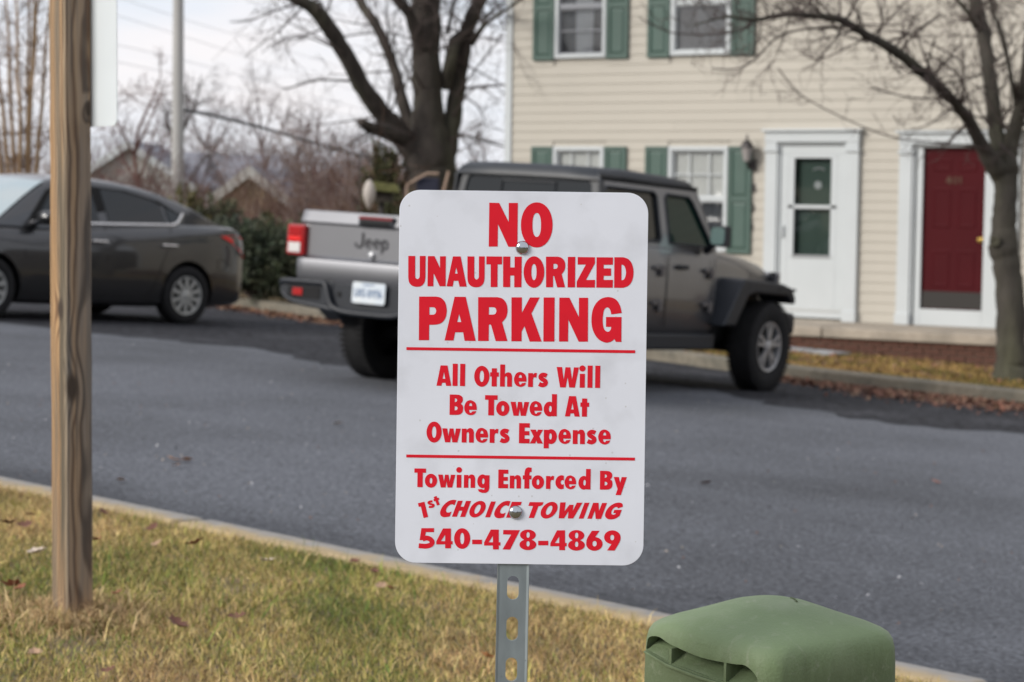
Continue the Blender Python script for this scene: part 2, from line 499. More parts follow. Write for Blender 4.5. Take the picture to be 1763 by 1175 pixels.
def frame_mb(x0, x1, z0, z1, w, y0, y1):
    return MB().box(x0, x1, y0, y1, z1-w, z1).box(x0, x1, y0, y1, z0, z0+w).box(x0, x0+w, y0, y1, z0+w, z1-w).box(x1-w, x1, y0, y1, z0+w, z1-w)
def pleats(x0, x1, z0, z1, y, n, amp):
    mb = MB()
    top = []; bot = []
    for i in range(n*4+1):
        x = x0+(x1-x0)*i/(n*4); yy = y+amp*math.sin(i*math.pi/2)
        top.append((x, yy, z1)); bot.append((x, yy, z0))
    return mb.grid([bot, top])
def window(a, b, c, d, kind):
    x0, x1, z0, z1 = X(a), X(b), Z(c), Z(d)
    w = frame_mb(x0, x1, z0, z1, .055, -.045, .04).build('window', M['white'], house, bevel=.006)
    zm = (z0+z1)/2
    MB().box(x0+.055, x1-.055, -.02, .03, zm-.022, zm+.022).build('sash_rail', M['screened'] if kind == 'u1' else M['white'], w, bevel=.004)
    sm_ = M['screened'] if kind == 'u1' else M['white']
    frame_mb(x0+.055, x1-.055, zm+.022, z1-.055, .022, -.012, .03).build('sash', sm_, w)
    frame_mb(x0+.055, x1-.055, z0+.055, zm-.022, .022, -.002, .035).build('sash', sm_, w)
    MB().box(x0+.06, x1-.06, .012, .016, zm+.02, z1-.06).build('pane', M['pane'], w)
    MB().box(x0+.06, x1-.06, .018, .022, z0+.06, zm-.02).build('pane', M['pane'], w)
    if kind != 'u2':
        m = .009
        rr = ((zm, z1-.05),) if kind != 'u1' else ((zm, z1-.05), (z0+.05, zm))
        for za, zb in rr:
            for k in (1, 2):
                if kind == 'u1': break
                xm = x0+(x1-x0)*k/3
                MB().box(xm-m, xm+m, .004, .012, za, zb).build('muntin', M['white'], w)
            zh = (za+zb)/2
            MB().box(x0+.06, x1-.06, .0, .011, zh-m, zh+m).build('muntin', sm_, w)
    if kind == 'u1':
        pleats(x0+.06, x0+.28, z0+.05, z1-.05, .065, 5, .012).build('curtain', M['curtain_dark'], w)
        pleats(x0+.285, x0+.56, z0+.05, z1-.05, .055, 4, .015).build('curtain', M['curtain'], w)
        pleats(x0+.565, x1-.06, z0+.05, z1-.05, .065, 4, .012).build('curtain', M['screen'], w)
    elif kind == 'u2':
        MB().box(x0+.06, x1-.06, .05, .056, z0+.06, z1-.06).build('insect_screen', M['screen'], w)
        frame_mb(x0+.056, x1-.056, z0+.056, z1-.056, .012, -.03, -.021).build('screen_frame', M['white'], w)
    else:
        n = 8
        for k in range(n):
            xa = x0+.062+(x1-x0-.124)*k/n
            MB().prism([(xa, .040, zm+.02), (xa+.102, .050, zm+.02), (xa+.102, .053, zm+.02), (xa, .043, zm+.02)], (0, 0, z1-zm-.08)).build('blind_slat', M['blind'], w)
    if kind in ('l1', 'l2'):
        pleats(x0+.06, x1-.06, z0+.05, zm, .075, 7, .012).build('curtain', M['curtain_dark'], w)
    # shutters
    for sx0, sx1 in ((x0-.345, x0-.012), (x1+.012, x1+.345)):
        s = frame_mb(sx0, sx1, z0-.02, z1+.0, .055, -.05, -.018).box(sx0+.055, sx1-.055, -.05, -.018, (z0+z1)/2-.035, (z0+z1)/2+.035).build('shutter', M['shutter'], house, bevel=.004)
        for pa, pb in ((z0+.035, (z0+z1)/2-.035), ((z0+z1)/2+.035, z1-.055)):
            pm = MB().box(sx0+.055, sx1-.055, -.034, -.02, pa, pb).add([(sx0+.065, -.034, pa+.01), (sx1-.065, -.034, pa+.01), (sx1-.065, -.034, pb-.01), (sx0+.065, -.034, pb-.01), (sx0+.09, -.046, pa+.035), (sx1-.09, -.046, pa+.035), (sx1-.09, -.046, pb-.035), (sx0+.09, -.046, pb-.035)], [(0, 1, 5, 4), (1, 2, 6, 5), (2, 3, 7, 6), (3, 0, 4, 7), (4, 5, 6, 7)])
            pm.build('shutter_panel', M['shutter'], s)
for a in WIN: window(*a)
for a in ((-7.2, -6.35, 3.36, 4.74, 'u2'), (-5.4, -4.5, 3.36, 4.74, 'l2')): window(*a)

def surround(x0, x1, zt, wp):
    """white pilasters, capitals and header round a door opening"""
    s = MB().box(x0, x0+wp, -.075, .0, 0, zt-.29).box(x1-wp, x1, -.075, .0, 0, zt-.29)
    s.box(x0-.01, x0+wp+.01, -.095, .0, 0, .14).box(x1-wp-.01, x1+.01, -.095, .0, 0, .14)
    s.box(x0-.012, x0+wp+.012, -.1, .0, zt-.29, zt-.25).box(x1-wp-.012, x1+.012, -.1, .0, zt-.29, zt-.25)
    s.box(x0-.0, x0+wp, -.085, .0, zt-.25, zt-.17).box(x1-wp, x1, -.085, .0, zt-.25, zt-.17)
    s.box(x0-.005, x1+.005, -.09, .0, zt-.169, zt-.035).box(x0-.04, x1+.04, -.13, .0, zt-.034, zt)
    s.box(x0+wp, x0+wp+.03, -.05, .06, 0, zt-.17).box(x1-wp-.03, x1-wp, -.05, .06, 0, zt-.17).box(x0+wp+.03, x1-wp-.03, -.05, .06, zt-.2, zt-.17)
    return s.build('door_surround', M['white'], house, bevel=.006)
surround(X(-12.2), X(-10.91), Z(2.39), .17)
sx0, sx1 = X(-12.0), X(-11.11)
sdr = frame_mb(sx0, sx1, .03, Z(2.18), .11, -.02, .02)
sdr.box(sx0+.11, sx1-.11, -.02, .02, .14, Z(.76)).box(sx0+.11, sx1-.11, -.02, .02, Z(2.02), Z(2.08)).box(sx0+.11, sx1-.11, -.02, .02, Z(1.38), Z(1.425))
sdr.box(sx0+.11, sx0+.19, -.02, .02, Z(.76), Z(2.02)).box(sx1-.19, sx1-.11, -.02, .02, Z(.76), Z(2.02))
sd_ = sdr.build('storm_door', M['white'], house, bevel=.004)
MB().box(sx0+.185, sx1-.185, -.004, .0, Z(1.42), Z(2.03)).build('pane', M['pane'], sd_)
MB().box(sx0+.185, sx1-.185, -.004, .0, Z(.75), Z(1.385)).build('pane', M['pane'], sd_)
MB().box(sx0+.18, sx1-.18, -.03, -.02, Z(.755), Z(.79)).build('sill_strip', mat('grey_strip', (.25, .26, .27), .5), sd_)
MB().box(sx0+.03, sx0+.06, -.06, -.02, Z(1.02), Z(1.16)).build('door_handle', M['white'], sd_)
MB().box(sx0+.02, sx1-.02, -.028, -.02, .12, .135).build('kick_strip', mat('grey_seal', (.42, .42, .40), .6), sd_)
gd = MB().box(sx0, sx1, .09, .13, .0, Z(2.2)).build('inner_door', M['green_door'], house)
MB().lathe([(.0, .0), (.05, .0), (.052, -.01), (.0, -.014)], 'y', ((sx0+sx1)/2+.03, .09, Z(1.68))).build('door_ornament', M['white'], gd, smooth=True)
MB().tube([((sx0+sx1)/2+.04+.08*math.cos(a), .08, Z(1.86)+.035*math.sin(a)) for a in (.3, .9, 1.5, 2.1, 2.8)], .01, 6).build('door_ornament', M['white'], gd)
# red door behind a full-view white storm frame
surround(X(-10.37), X(-8.83), Z(2.36), .17)
rx0, rx1 = X(-10.15), X(-9.06)
fr = MB().box(rx0, rx0+.075, -.02, .02, .0, Z(2.19)).box(rx1-.215, rx1, -.02, .02, .0, Z(2.19)).box(rx0+.075, rx1-.215, -.02, .02, Z(2.15), Z(2.19)).box(rx0+.075, rx1-.215, -.02, .02, 0, Z(.165))
fr.build('storm_door', M['white'], house, bevel=.004)
a0, a1 = rx0+.06, rx1-.2
rd = MB().box(a0, a1, .03, .07, .1, Z(2.16)).build('red_door', M['red_door'], house)
wd = a1-a0
for px0, px1 in ((.16, .45), (.55, .84)):
    for z0, z1 in ((1.86, 2.02), (1.17, 1.66), (.44, .90)):
        q0, q1 = a0+wd*px0, a0+wd*px1
        za, zb = Z(z0), Z(z1)
        MB().add([(q0, .03, za), (q1, .03, za), (q1, .03, zb), (q0, .03, zb), (q0+.02, .022, za+.02), (q1-.02, .022, za+.02), (q1-.02, .022, zb-.02), (q0+.02, .022, zb-.02), (q0+.045, .027, za+.045), (q1-.045, .027, za+.045), (q1-.045, .027, zb-.045), (q0+.045, .027, zb-.045)],
                 [(0, 1, 5, 4), (1, 2, 6, 5), (2, 3, 7, 6), (3, 0, 4, 7), (4, 5, 9, 8), (5, 6, 10, 9), (6, 7, 11, 10), (7, 4, 8, 11), (8, 9, 10, 11)]).build('door_panel', M['red_door'], rd)
MB().box(a0+.015, a1-.015, .018, .03, Z(.18), Z(.385)).build('kick_plate', M['kick'], rd)
MB().lathe([(.028, .03), (.03, .02), (.012, .015), (.012, -.01), (.03, -.02), (.034, -.035), (.02, -.05), (.0, -.052)], 'y', (a1-.06, .0, Z(1.03)), 16).build('door_knob', M['brass'], rd, smooth=True)
# wall lantern beside the green shutter
lx = X(-12.405)
ln = MB().box(lx-.045, lx+.055, -.05, -.015, Z(1.86), Z(2.0)).tube([(lx, -.05, Z(1.93)), (lx, -.13, Z(1.90)), (lx-.01, -.17, Z(1.97))], .014, 8).build('wall_lantern', M['dark_metal'], house, bevel=.006)
MB().lathe([(.035, Z(1.97)), (.05, Z(1.99)), (.085, Z(2.15)), (.0, Z(2.15))], 'z', (lx-.01, -.17, 0), 6).build('lantern_glass', M['lantern_glass'], ln)
MB().lathe([(.105, Z(2.15)), (.09, Z(2.18)), (.045, Z(2.235)), (.015, Z(2.25)), (.02, Z(2.28)), (.004, Z(2.33))], 'z', (lx-.01, -.17, 0), 6).build('lantern_cap', M['dark_metal'], ln)
# ------------------------------------------------------------------ lettering
def path(*it):
    out = []
    for e in it:
        if isinstance(e, list):
            out += [(p.x, p.y) for p in catmull([(a, b, 0) for a, b in e], 5)]
        else: out.append(e)
    r = [out[0]]
    for p in out[1:]:
        if abs(p[0]-r[-1][0])+abs(p[1]-r[-1][1]) > 1e-4: r.append(p)
    return r
def ell(cx, cy, rx, ry, n=36, p=2.0, a0=0., a1=2*math.pi):
    k = n if a1-a0 > 6.28 else n+1
    o = []
    for i in range(k):
        a = a0+(a1-a0)*i/n
        c, s = math.cos(a), math.sin(a)
        o.append((cx+rx*math.copysign(abs(c)**(2/p), c), cy+ry*math.copysign(abs(s)**(2/p), s)))
    return o
def stroke(pts, w, k=6):
    P = catmull([(a, b, 0) for a, b in pts], k)
    L_, R_ = [], []
    for i, p in enumerate(P):
        d = (P[min(i+1, len(P)-1)]-P[max(i-1, 0)]).normalized()
        n = Vector((-d.y, d.x, 0))*w/2
        L_.append(((p+n).x, (p+n).y)); R_.append(((p-n).x, (p-n).y))
    return ('strip', L_, R_)
def rect(x0, y0, x1, y1): return [(x0, y0), (x1, y0), (x1, y1), (x0, y1)]
# small-letter alphabet, y down from the baseline; units of 1/7.122 photo pixel
GL = {
 'A': [[[(0, 0), (48, -252), (133, -252), (183, 0), (120, 0), (111, -38), (70, -38), (60, 0)], [(91, -172), (107, -87), (75, -87)]]],
 'l': [[rect(0, -275, 62, 0)]],
 'O': [[ell(94, -124, 94, 130), ell(94, -124, 27, 70, p=2.2)]],
 't': [[[(20, 0), (20, -122), (0, -122), (0, -175), (20, -175), (20, -225), (83, -225), (83, -175), (108, -175), (108, -122), (83, -122), (83, 0)]]],
 'h': [[path((0, 0), (0, -274), (60, -274), [(60, -150), (72, -168), (98, -178), (132, -168), (148, -130)], (148, 0), (88, 0), [(88, -105), (84, -122), (74, -128), (64, -122), (60, -105)], (60, 0))]],
 'n': [[path((0, 0), (0, -172), (60, -172), [(60, -150), (74, -168), (100, -180), (134, -168), (150, -130)], (150, 0), (90, 0), [(90, -105), (86, -122), (75, -128), (64, -122), (60, -105)], (60, 0))]],
 'e': [[path([(154, -65), (155, -95), (146, -135), (125, -165), (77, -185), (30, -168), (6, -125), (0, -92), (8, -50), (32, -16), (77, 1), (118, -8), (140, -28), (150, -52)], [(97, -46), (90, -32), (78, -29), (66, -38), (60, -65)]), path((59, -113), [(62, -133), (70, -145), (79, -148), (88, -144), (95, -132), (98, -113)])]],
 'r': [[path((0, 0), (0, -172), (60, -172), (60, -150), [(66, -162), (84, -176), (108, -172)], (101, -115), [(80, -122), (66, -112), (60, -88)], (60, 0))]],
 's': [[stroke([(108, -140), (85, -150), (58, -152), (36, -138), (34, -118), (52, -100), (80, -84), (96, -64), (92, -40), (66, -26), (40, -28), (14, -40)], 54)]],
 'W': [[[(0, -252), (66, -252), (88, -95), (108, -250), (168, -250), (192, -95), (212, -250), (275, -250), (228, 0), (158, 0), (137, -130), (114, 0), (45, 0)]]],
 'i': [[rect(0, -172, 63, 0)], [ell(31, -238, 38, 38)]],
 'B': [[path((0, 0), (0, -252), (80, -252), [(80, -252), (125, -246), (156, -222), (163, -190), (156, -160), (138, -140)], [(138, -138), (160, -120), (168, -78), (158, -32), (125, -6), (80, 0)]), path((63, -205), [(63, -205), (82, -200), (93, -182), (82, -164), (63, -158)]), path((63, -108), [(63, -108), (88, -102), (100, -82), (88, -62), (63, -56)])]],
 'T': [[[(0, -250), (155, -250), (155, -193), (113, -193), (113, 0), (42, 0), (42, -193), (0, -193)]]],
 'o': [[ell(82, -88, 82, 93), ell(82, -88, 18, 38, p=2.2)]],
 'w': [[[(0, -172), (62, -172), (79, -78), (92, -172), (140, -172), (155, -78), (170, -172), (230, -172), (190, 0), (128, 0), (114, -85), (101, 0), (38, 0)]]],
 'd': [[ell(72, -88, 72, 92), ell(82, -90, 17, 38, p=2.2)], [rect(100, -274, 162, 0)]],
 'p': [[ell(90, -88, 72, 92), ell(82, -90, 17, 38, p=2.2)], [rect(0, -172, 62, 58)]],
 'g': [[ell(72, -90, 72, 92), ell(80, -90, 17, 38, p=2.2)], [path((98, -172), (163, -172), [(163, -10), (152, 35), (118, 62), (68, 64), (28, 50), (8, 18)], (72, 14), [(76, 22), (86, 24), (96, 16), (98, 0)])]],
 'E': [[[(0, 0), (0, -250), (132, -250), (132, -195), (70, -195), (70, -152), (128, -152), (128, -100), (70, -100), (70, -57), (132, -57), (132, 0)]]],
 'x': [[[(0, 0), (46, -88), (2, -172), (72, -172), (84, -138), (98, -172), (162, -172), (116, -88), (162, 0), (92, 0), (80, -38), (66, 0)]]],
 'f': [[path((22, 0), (22, -124), (0, -124), (0, -177), (22, -177), [(22, -205), (32, -255), (66, -284), (118, -280)], (116, -222), [(100, -224), (92, -214), (88, -196)], (88, -177), (116, -177), (116, -124), (88, -124), (88, 0))]],
 'c': [[path([(112, -178), (80, -186), (40, -172), (10, -135), (0, -90), (10, -45), (40, -8), (80, 2), (112, -6)], (112, -68), [(98, -60), (80, -66), (70, -90), (80, -114), (98, -120), (112, -112)])]],
 'y': [[[(0, -172), (68, -172), (88, -92), (106, -172), (176, -172), (98, 70), (28, 70), (54, -10)]]],
}
LINES = [
 (664.4, 750.2, 1.0, [('A', 750.2), ('l', 778), ('l', 791), ('O', 815.5), ('t', 843.1), ('h', 860.4), ('e', 884.6), ('r', 909.2), ('s', 926.2), ('W', 958.5), ('i', 998.8), ('l', 1012.2), ('l', 1025.5)]),
 (715.0, 773, 1.0, [('B', 772.9), ('e', 798.3), ('T', 834.2), ('o', 853.8), ('w', 878.7), ('e', 911.8), ('d', 936.3), ('A', 973.3), ('t', 999.9)]),
 (762.3, 740, 1.0, [('O', 732.9), ('w', 760), ('n', 794.1), ('e', 818), ('r', 842.6), ('s', 859.7), ('E', 893.5), ('x', 912.5), ('p', 936.6), ('e', 961.9), ('n', 986.9), ('s', 1010.8), ('e', 1031.1)]),
 (840.6, 720, .925, [('T', 711.8), ('o', 730.2), ('w', 753.1), ('i', 785.4), ('n', 798), ('g', 821.2), ('E', 857.7), ('n', 877.7), ('f', 900.2), ('o', 915.9), ('r', 940.6), ('c', 957), ('e', 972.8), ('d', 996.9), ('B', 1034.3), ('y', 1058.1)]),
]
PXM = 1416.5                              # photograph pixels per metre on the sign face
def sg(px, py):
    """a mark on the sign, measured on the photograph, in metres from the sign's centre"""
    dx, dy = px-898, py-651
    return ((dx+.0115*dy)/PXM, -(dy-.0145*dx)/PXM)
def zm_(ox, oy, s): return lambda x, y: sg(ox+x/s, oy+y/s)
def emit(mb, pieces, fn, z0=.00035, dz=.00004, flip=1):
    """put flat letter pieces on the face"""
    for k, pc in enumerate(pieces):
        z = z0+dz*k
        if pc and isinstance(pc[0], tuple) and pc[0][0] == 'strip':
            a, b = pc[0][1], pc[0][2]
            o = []
            for p in a: o.append((*fn(*p), z))
            for p in b: o.append((*fn(*p), z))
            n = len(a)
            mb.add([(x, -zz, y) for x, y, zz in o], [(i, i+1, n+i+1, n+i) for i in range(n-1)])
        else:
            mb.poly([[fn(*p) for p in c] for c in pc], lambda x, y, zz: (x, -zz, y), z)

M['sign_white'] = mat('sign_white', (.63, .66, .73), .45, var=.05, vscale=6, spec=.4, col2=(.555, .58, .64), c2s=16, c2lo=.52, c2hi=.72, speck=((.52, .535, .57), 60, .075))
M['sign_red'] = mat('sign_red', (.60, .012, .026), .6, var=.05, vscale=30, spec=.12, speck=((.42, .03, .04), 95, .05))
M['galv'] = mat('galvanised', (.27, .315, .335), .42, metal=.7, var=.16, vscale=40, speck=((.04, .05, .06), 70, .05), stretch=(1, 1, .4))
M['galv_edge'] = M['galv']
M['zinc'] = mat('zinc_bolt', (.46, .49, .52), .16, metal=1., var=.08, vscale=60)
M['alu_edge'] = mat('alu_edge', (.6, .6, .6), .5, metal=.6)

SIGN_C = at(898, 651, 2.66)
lawnz = lambda x, y: g(x, y)+.10
# sign frame: faces the camera, leans a little
face = Vector((-fw.x, -fw.y, 0)).normalized()
side = Vector((rt.x, rt.y, 0))
tilt = rad(-3.2)                          # the top leans back
zax = (Vector((0, 0, 1))*math.cos(tilt) + face*math.sin(tilt)).normalized()
zax = (zax + side*.0).normalized()
yax = zax.cross(side).normalized()
rollm = Matrix.Rotation(rad(-.05), 3, -face)
MS = Matrix((( side.x, yax.x, zax.x, SIGN_C.x), (side.y, yax.y, zax.y, SIGN_C.y), (side.z, yax.z, zax.z, SIGN_C.z), (0, 0, 0, 1)))
sign = thing('parking_sign', 'white towing notice with red lettering bolted to a slotted galvanised post', 'sign', M=MS)
def rrect(w, h, r, n=10):
    o = []
    for cx, cy, a in ((w/2-r, h/2-r, 0), (-w/2+r, h/2-r, 90), (-w/2+r, -h/2+r, 180), (w/2-r, -h/2+r, 270)):
        for k in range(n+1):
            t = rad(a+90*k/n); o.append((cx+r*math.cos(t), cy+r*math.sin(t)))
    return o
panel = MB().solid([rrect(.3048, .4572, .0255)], lambda x, y, z: (x, z, y), 0, .0022).build('sign_panel', M['sign_white'], sign, bevel=.0005)
def put(name, jobs):
    mb = MB()
    for pieces, fn in jobs: emit(mb, pieces, fn)
    return mb.build(name, M['sign_red'], panel, clean=False)
zA, zB, zC, zD, zG, zH = zm_(690, 335, 7.123), zm_(890, 335, 7.123), zm_(700, 500, 8.815), zm_(890, 500, 8.815), zm_(700, 800, 7.345), zm_(890, 800, 7.345)
put('lettering', [([[[(1078, 85), (1200, 88), (1318, 325), (1318, 88), (1430, 88), (1426, 630), (1315, 630), (1185, 350), (1182, 627), (1072, 627)]]], zA),
                  ([[ell(240, 360, 196, 279, p=2.08), ell(240, 360, 53, 148, p=2.3)]], zB)])
U = lambda d, e: [[path((78+d, 742+e), (163+d, 742+e), [(163+d, 985+e), (168+d, 1012+e), (191+d, 1028+e), (214+d, 1012+e), (220+d, 985+e)], (220+d, 742+e), (292+d, 742+e), [(290+d, 1005+e), (278+d, 1070+e), (240+d, 1112+e), (187+d, 1123+e), (130+d, 1112+e), (90+d, 1070+e), (78+d, 1005+e)])]]
put('lettering', [(U(0, 0), zA), ([[[(320, 744), (402, 744), (470, 890), (470, 746), (542, 746), (540, 1117), (467, 1117), (392, 955), (388, 1117), (316, 1117)]]], zA),
                  ([[[(552, 1118), (630, 748), (725, 748), (800, 1122), (713, 1122), (697, 1050), (640, 1050), (627, 1120)], [(670, 880), (688, 960), (655, 960)]]], zA),
                  (U(731, 6), zA), ([[[(1043, 748), (1237, 750), (1235, 847), (1182, 847), (1180, 1127), (1097, 1127), (1097, 847), (1043, 847)]]], zA),
                  ([[[(1250, 750), (1338, 750), (1338, 885), (1392, 885), (1392, 752), (1480, 752), (1477, 1130), (1388, 1130), (1388, 985), (1338, 985), (1338, 1128), (1250, 1128)]]], zA),
                  ([[ell(207, 942, 128, 195), ell(207, 942, 32, 100, p=2.2)]], zB),
                  ([[path((355, 752), [(500, 752), (545, 765), (582, 805), (594, 860), (584, 920), (550, 968)], (592, 1132), (495, 1132), (455, 990), (443, 990), (443, 1130), (357, 1130)), path((447, 840), [(472, 840), (492, 848), (501, 870), (492, 895), (472, 903)], (447, 903))]], zB),
                  ([[[(625, 755), (717, 755), (715, 1132), (623, 1132)]]], zB),
                  ([[[(747, 757), (960, 760), (960, 835), (850, 1040), (962, 1040), (960, 1135), (735, 1133), (735, 1060), (848, 850), (747, 850)]]], zB),
                  ([[[(980, 760), (1183, 762), (1182, 853), (1068, 853), (1068, 898), (1160, 898), (1160, 990), (1068, 990), (1068, 1040), (1183, 1040), (1180, 1137), (978, 1135)]]], zB),
                  ([[path((1200, 760), [(1310, 760), (1375, 785), (1420, 850), (1438, 950), (1420, 1050), (1375, 1112), (1310, 1138)], (1198, 1137)), path((1288, 852), [(1300, 853), (1328, 875), (1345, 950), (1328, 1022), (1300, 1045)], (1288, 1045))]], zB)])
put('lettering', [([[path((175, 85), [(430, 85), (510, 105), (575, 180), (598, 300), (575, 420), (510, 492), (430, 515)], (330, 517), (328, 752), (172, 752)), path((333, 248), [(390, 248), (420, 260), (437, 305), (420, 350), (390, 362)], (333, 362))]], zC),
                  ([[[(565, 757), (718, 88), (888, 90), (1042, 765), (872, 762), (850, 632), (727, 632), (702, 757)], [(788, 350), (820, 475), (758, 475)]]], zC),
                  ([[path((1078, 95), [(1370, 95), (1450, 118), (1508, 190), (1528, 290), (1508, 400), (1445, 480)], (1528, 767), (1348, 767), (1275, 515), (1243, 515), (1240, 765), (1078, 765)), path((1243, 248), [(1305, 248), (1340, 260), (1358, 305), (1340, 350), (1305, 362)], (1243, 362))]], zC),
                  ([[[(-87, 98), (72, 98), (72, 335), (195, 100), (345, 100), (220, 345), (375, 775), (193, 775), (112, 540), (70, 620), (68, 770), (-87, 770)]]], zD),
                  ([[[(405, 100), (573, 100), (570, 775), (402, 775)]]], zD),
                  ([[[(645, 103), (798, 103), (945, 400), (945, 105), (1085, 105), (1083, 777), (942, 777), (783, 440), (780, 775), (642, 775)]]], zD),
                  ([[path([(1600, 340), (1572, 225), (1500, 125), (1378, 95), (1255, 140), (1165, 265), (1137, 442), (1160, 600), (1235, 730), (1345, 790), (1430, 780), (1490, 738)], (1510, 780), (1595, 782), (1597, 400), (1360, 400), (1360, 550), (1440, 550), [(1438, 580), (1415, 615), (1380, 625), (1338, 595), (1315, 530), (1310, 430), (1322, 320), (1345, 270), (1378, 253), (1410, 270), (1430, 310), (1440, 360)])]], zD)])
for base, bx, sc, chars in LINES:
    jobs = []
    for ch, px in chars:
        ax, ay = sg(px, base + .0145*(px-bx))
        k = sc/7.122/PXM
        jobs.append((GL[ch], (lambda x, y, ax=ax, ay=ay, k=k: (ax+x*k, ay-y*k))))
    put('lettering', jobs)
# slanted company line
def ital(fn, base): return lambda x, y: fn(x + .37*(base-y), y)
gi, hi_ = ital(zG, 681), ital(zH, 695)
def C_(d, e): return [[path([(548+d, 468+e), (505+d, 462+e), (450+d, 480+e), (408+d, 530+e), (394+d, 590+e), (404+d, 640+e), (440+d, 676+e), (490+d, 684+e), (540+d, 674+e)], (540+d, 612+e), [(515+d, 624+e), (485+d, 622+e), (464+d, 600+e), (464+d, 560+e), (482+d, 532+e), (510+d, 520+e), (548+d, 532+e)])]]
put('lettering', [([[[(135, 503), (218, 485), (265, 680), (207, 692), (172, 545), (145, 550)]]], zG),
                  ([[stroke([(320, 480), (292, 482), (270, 494), (278, 508), (310, 518), (334, 526), (328, 544), (304, 551), (274, 550)], 27)]], zG),
                  ([[[(335, 425), (372, 410), (380, 434), (402, 434), (408, 458), (392, 464), (413, 522), (378, 533), (358, 476), (340, 480), (332, 454), (345, 448)]]], zG),
                  (C_(-2, -2), gi),
                  ([[[(567, 676), (567, 472), (630, 472), (630, 548), (672, 548), (672, 474), (736, 474), (736, 679), (672, 679), (672, 600), (630, 600), (630, 677)]]], gi),
                  ([[ell(858, 580, 97, 106), ell(858, 580, 34, 58, p=2.2)]], gi),
                  ([[rect(993, 482, 1055, 684)]], gi), (C_(694, 12), gi),
                  ([[[(1262, 486), (1389, 487), (1389, 532), (1324, 532), (1324, 562), (1380, 562), (1380, 608), (1324, 608), (1324, 642), (1389, 642), (1389, 690), (1262, 689)]]], gi),
                  ([[[(90, 490), (267, 492), (267, 526), (238, 542), (220, 542), (220, 694), (152, 693), (152, 542), (90, 538)]]], hi_),
                  ([[ell(376, 594, 101, 107), ell(376, 594, 35, 58, p=2.2)]], hi_),
                  ([[[(480, 494), (550, 494), (578, 608), (610, 525), (662, 525), (680, 608), (694, 498), (766, 498), (722, 700), (655, 700), (628, 608), (605, 698), (537, 698)]]], hi_),
                  ([[rect(793, 499, 855, 702)]], hi_),
                  ([[[(903, 703), (903, 500), (972, 500), (1016, 606), (1018, 502), (1080, 502), (1080, 706), (1012, 706), (962, 598), (961, 704)]]], hi_),
                  ([[path([(1300, 552), (1282, 515), (1240, 498), (1180, 508), (1130, 548), (1108, 606), (1116, 664), (1160, 704), (1216, 712), (1264, 700), (1302, 668)], (1302, 590), (1208, 590), (1208, 632), (1244, 632), [(1240, 645), (1216, 652), (1190, 642), (1178, 612), (1184, 578), (1206, 556), (1232, 556)], (1246, 572))]], hi_)])
FOUR = lambda dx, dy: [[[(455+dx, 826+dy), (557+dx, 826+dy), (557+dx, 988+dy), (578+dx, 988+dy), (578+dx, 1030+dy), (557+dx, 1030+dy), (557+dx, 1080+dy), (483+dx, 1080+dy), (483+dx, 1030+dy), (370+dx, 1030+dy), (370+dx, 990+dy)], [(483+dx, 905+dy), (483+dx, 988+dy), (428+dx, 988+dy)]]]
EIGHT = lambda cx, y: [[ell(cx, y+67, 100, 69), ell(cx+2, y+67, 21, 36, p=2.3)], [ell(cx, y+191, 107, 70), ell(cx+2, y+180, 21, 34, p=2.3)]]
put('lettering', [([[[(180, 822), (342, 822), (340, 873), (237, 873), (228, 918), (217, 975), (157, 975)]], [stroke([(195, 962), (240, 948), (290, 962), (318, 1000), (298, 1035), (235, 1052), (146, 1046)], 62)]], zG),
                  (FOUR(0, 0), zG), ([[ell(700, 955, 103, 132), ell(700, 955, 26, 72, p=2.2)]], zG), ([[rect(828, 970, 953, 1028)]], zG), (FOUR(610, 15), zG),
                  ([[[(1225, 846), (1437, 848), (1312, 1097), (1215, 1095), (1325, 905), (1222, 903)]]], zG),
                  (EIGHT(143, 843), zH), ([[rect(275, 985, 403, 1043)]], zH), (FOUR(60, 25), zH), (EIGHT(763, 850), zH),
                  ([[ell(992, 1025, 105, 88), ell(994, 1022, 27, 35, p=2.2)], [path((960, 857), (1058, 857), [(1000, 940), (985, 960), (950, 990)], (888, 1015), [(892, 975), (910, 935), (960, 857)])]], zH),
                  ([[ell(1221, 940, 105, 88), ell(1219, 944, 25, 35, p=2.2)], [path((1326, 940), [(1326, 950), (1314, 1000), (1250, 1111)], (1153, 1109), [(1210, 1028), (1228, 1006), (1262, 975)])]], zH)])
for y in (602.8, 789.3):
    x0, y0 = sg(698, y-2.9); x1, y1 = sg(1095, y+2.9)
    MB().poly([rect(x0, y0-.0018, x1, y0+.0018)], lambda x, y_, z: (x, -z, y_), .0004).build('rule_line', M['sign_red'], panel, clean=False)
for px, py in ((899, 425), (888, 884.5)):
    x, y = sg(px, py)
    MB().lathe([(.0086, 0), (.0086, -.0008), (.0078, -.0026), (.0058, -.0042), (.003, -.0050), (.0, -.0052)], 'y', (x, 0, y), 28).build('bolt', M['zinc'], sign, smooth=True, sharp=70)
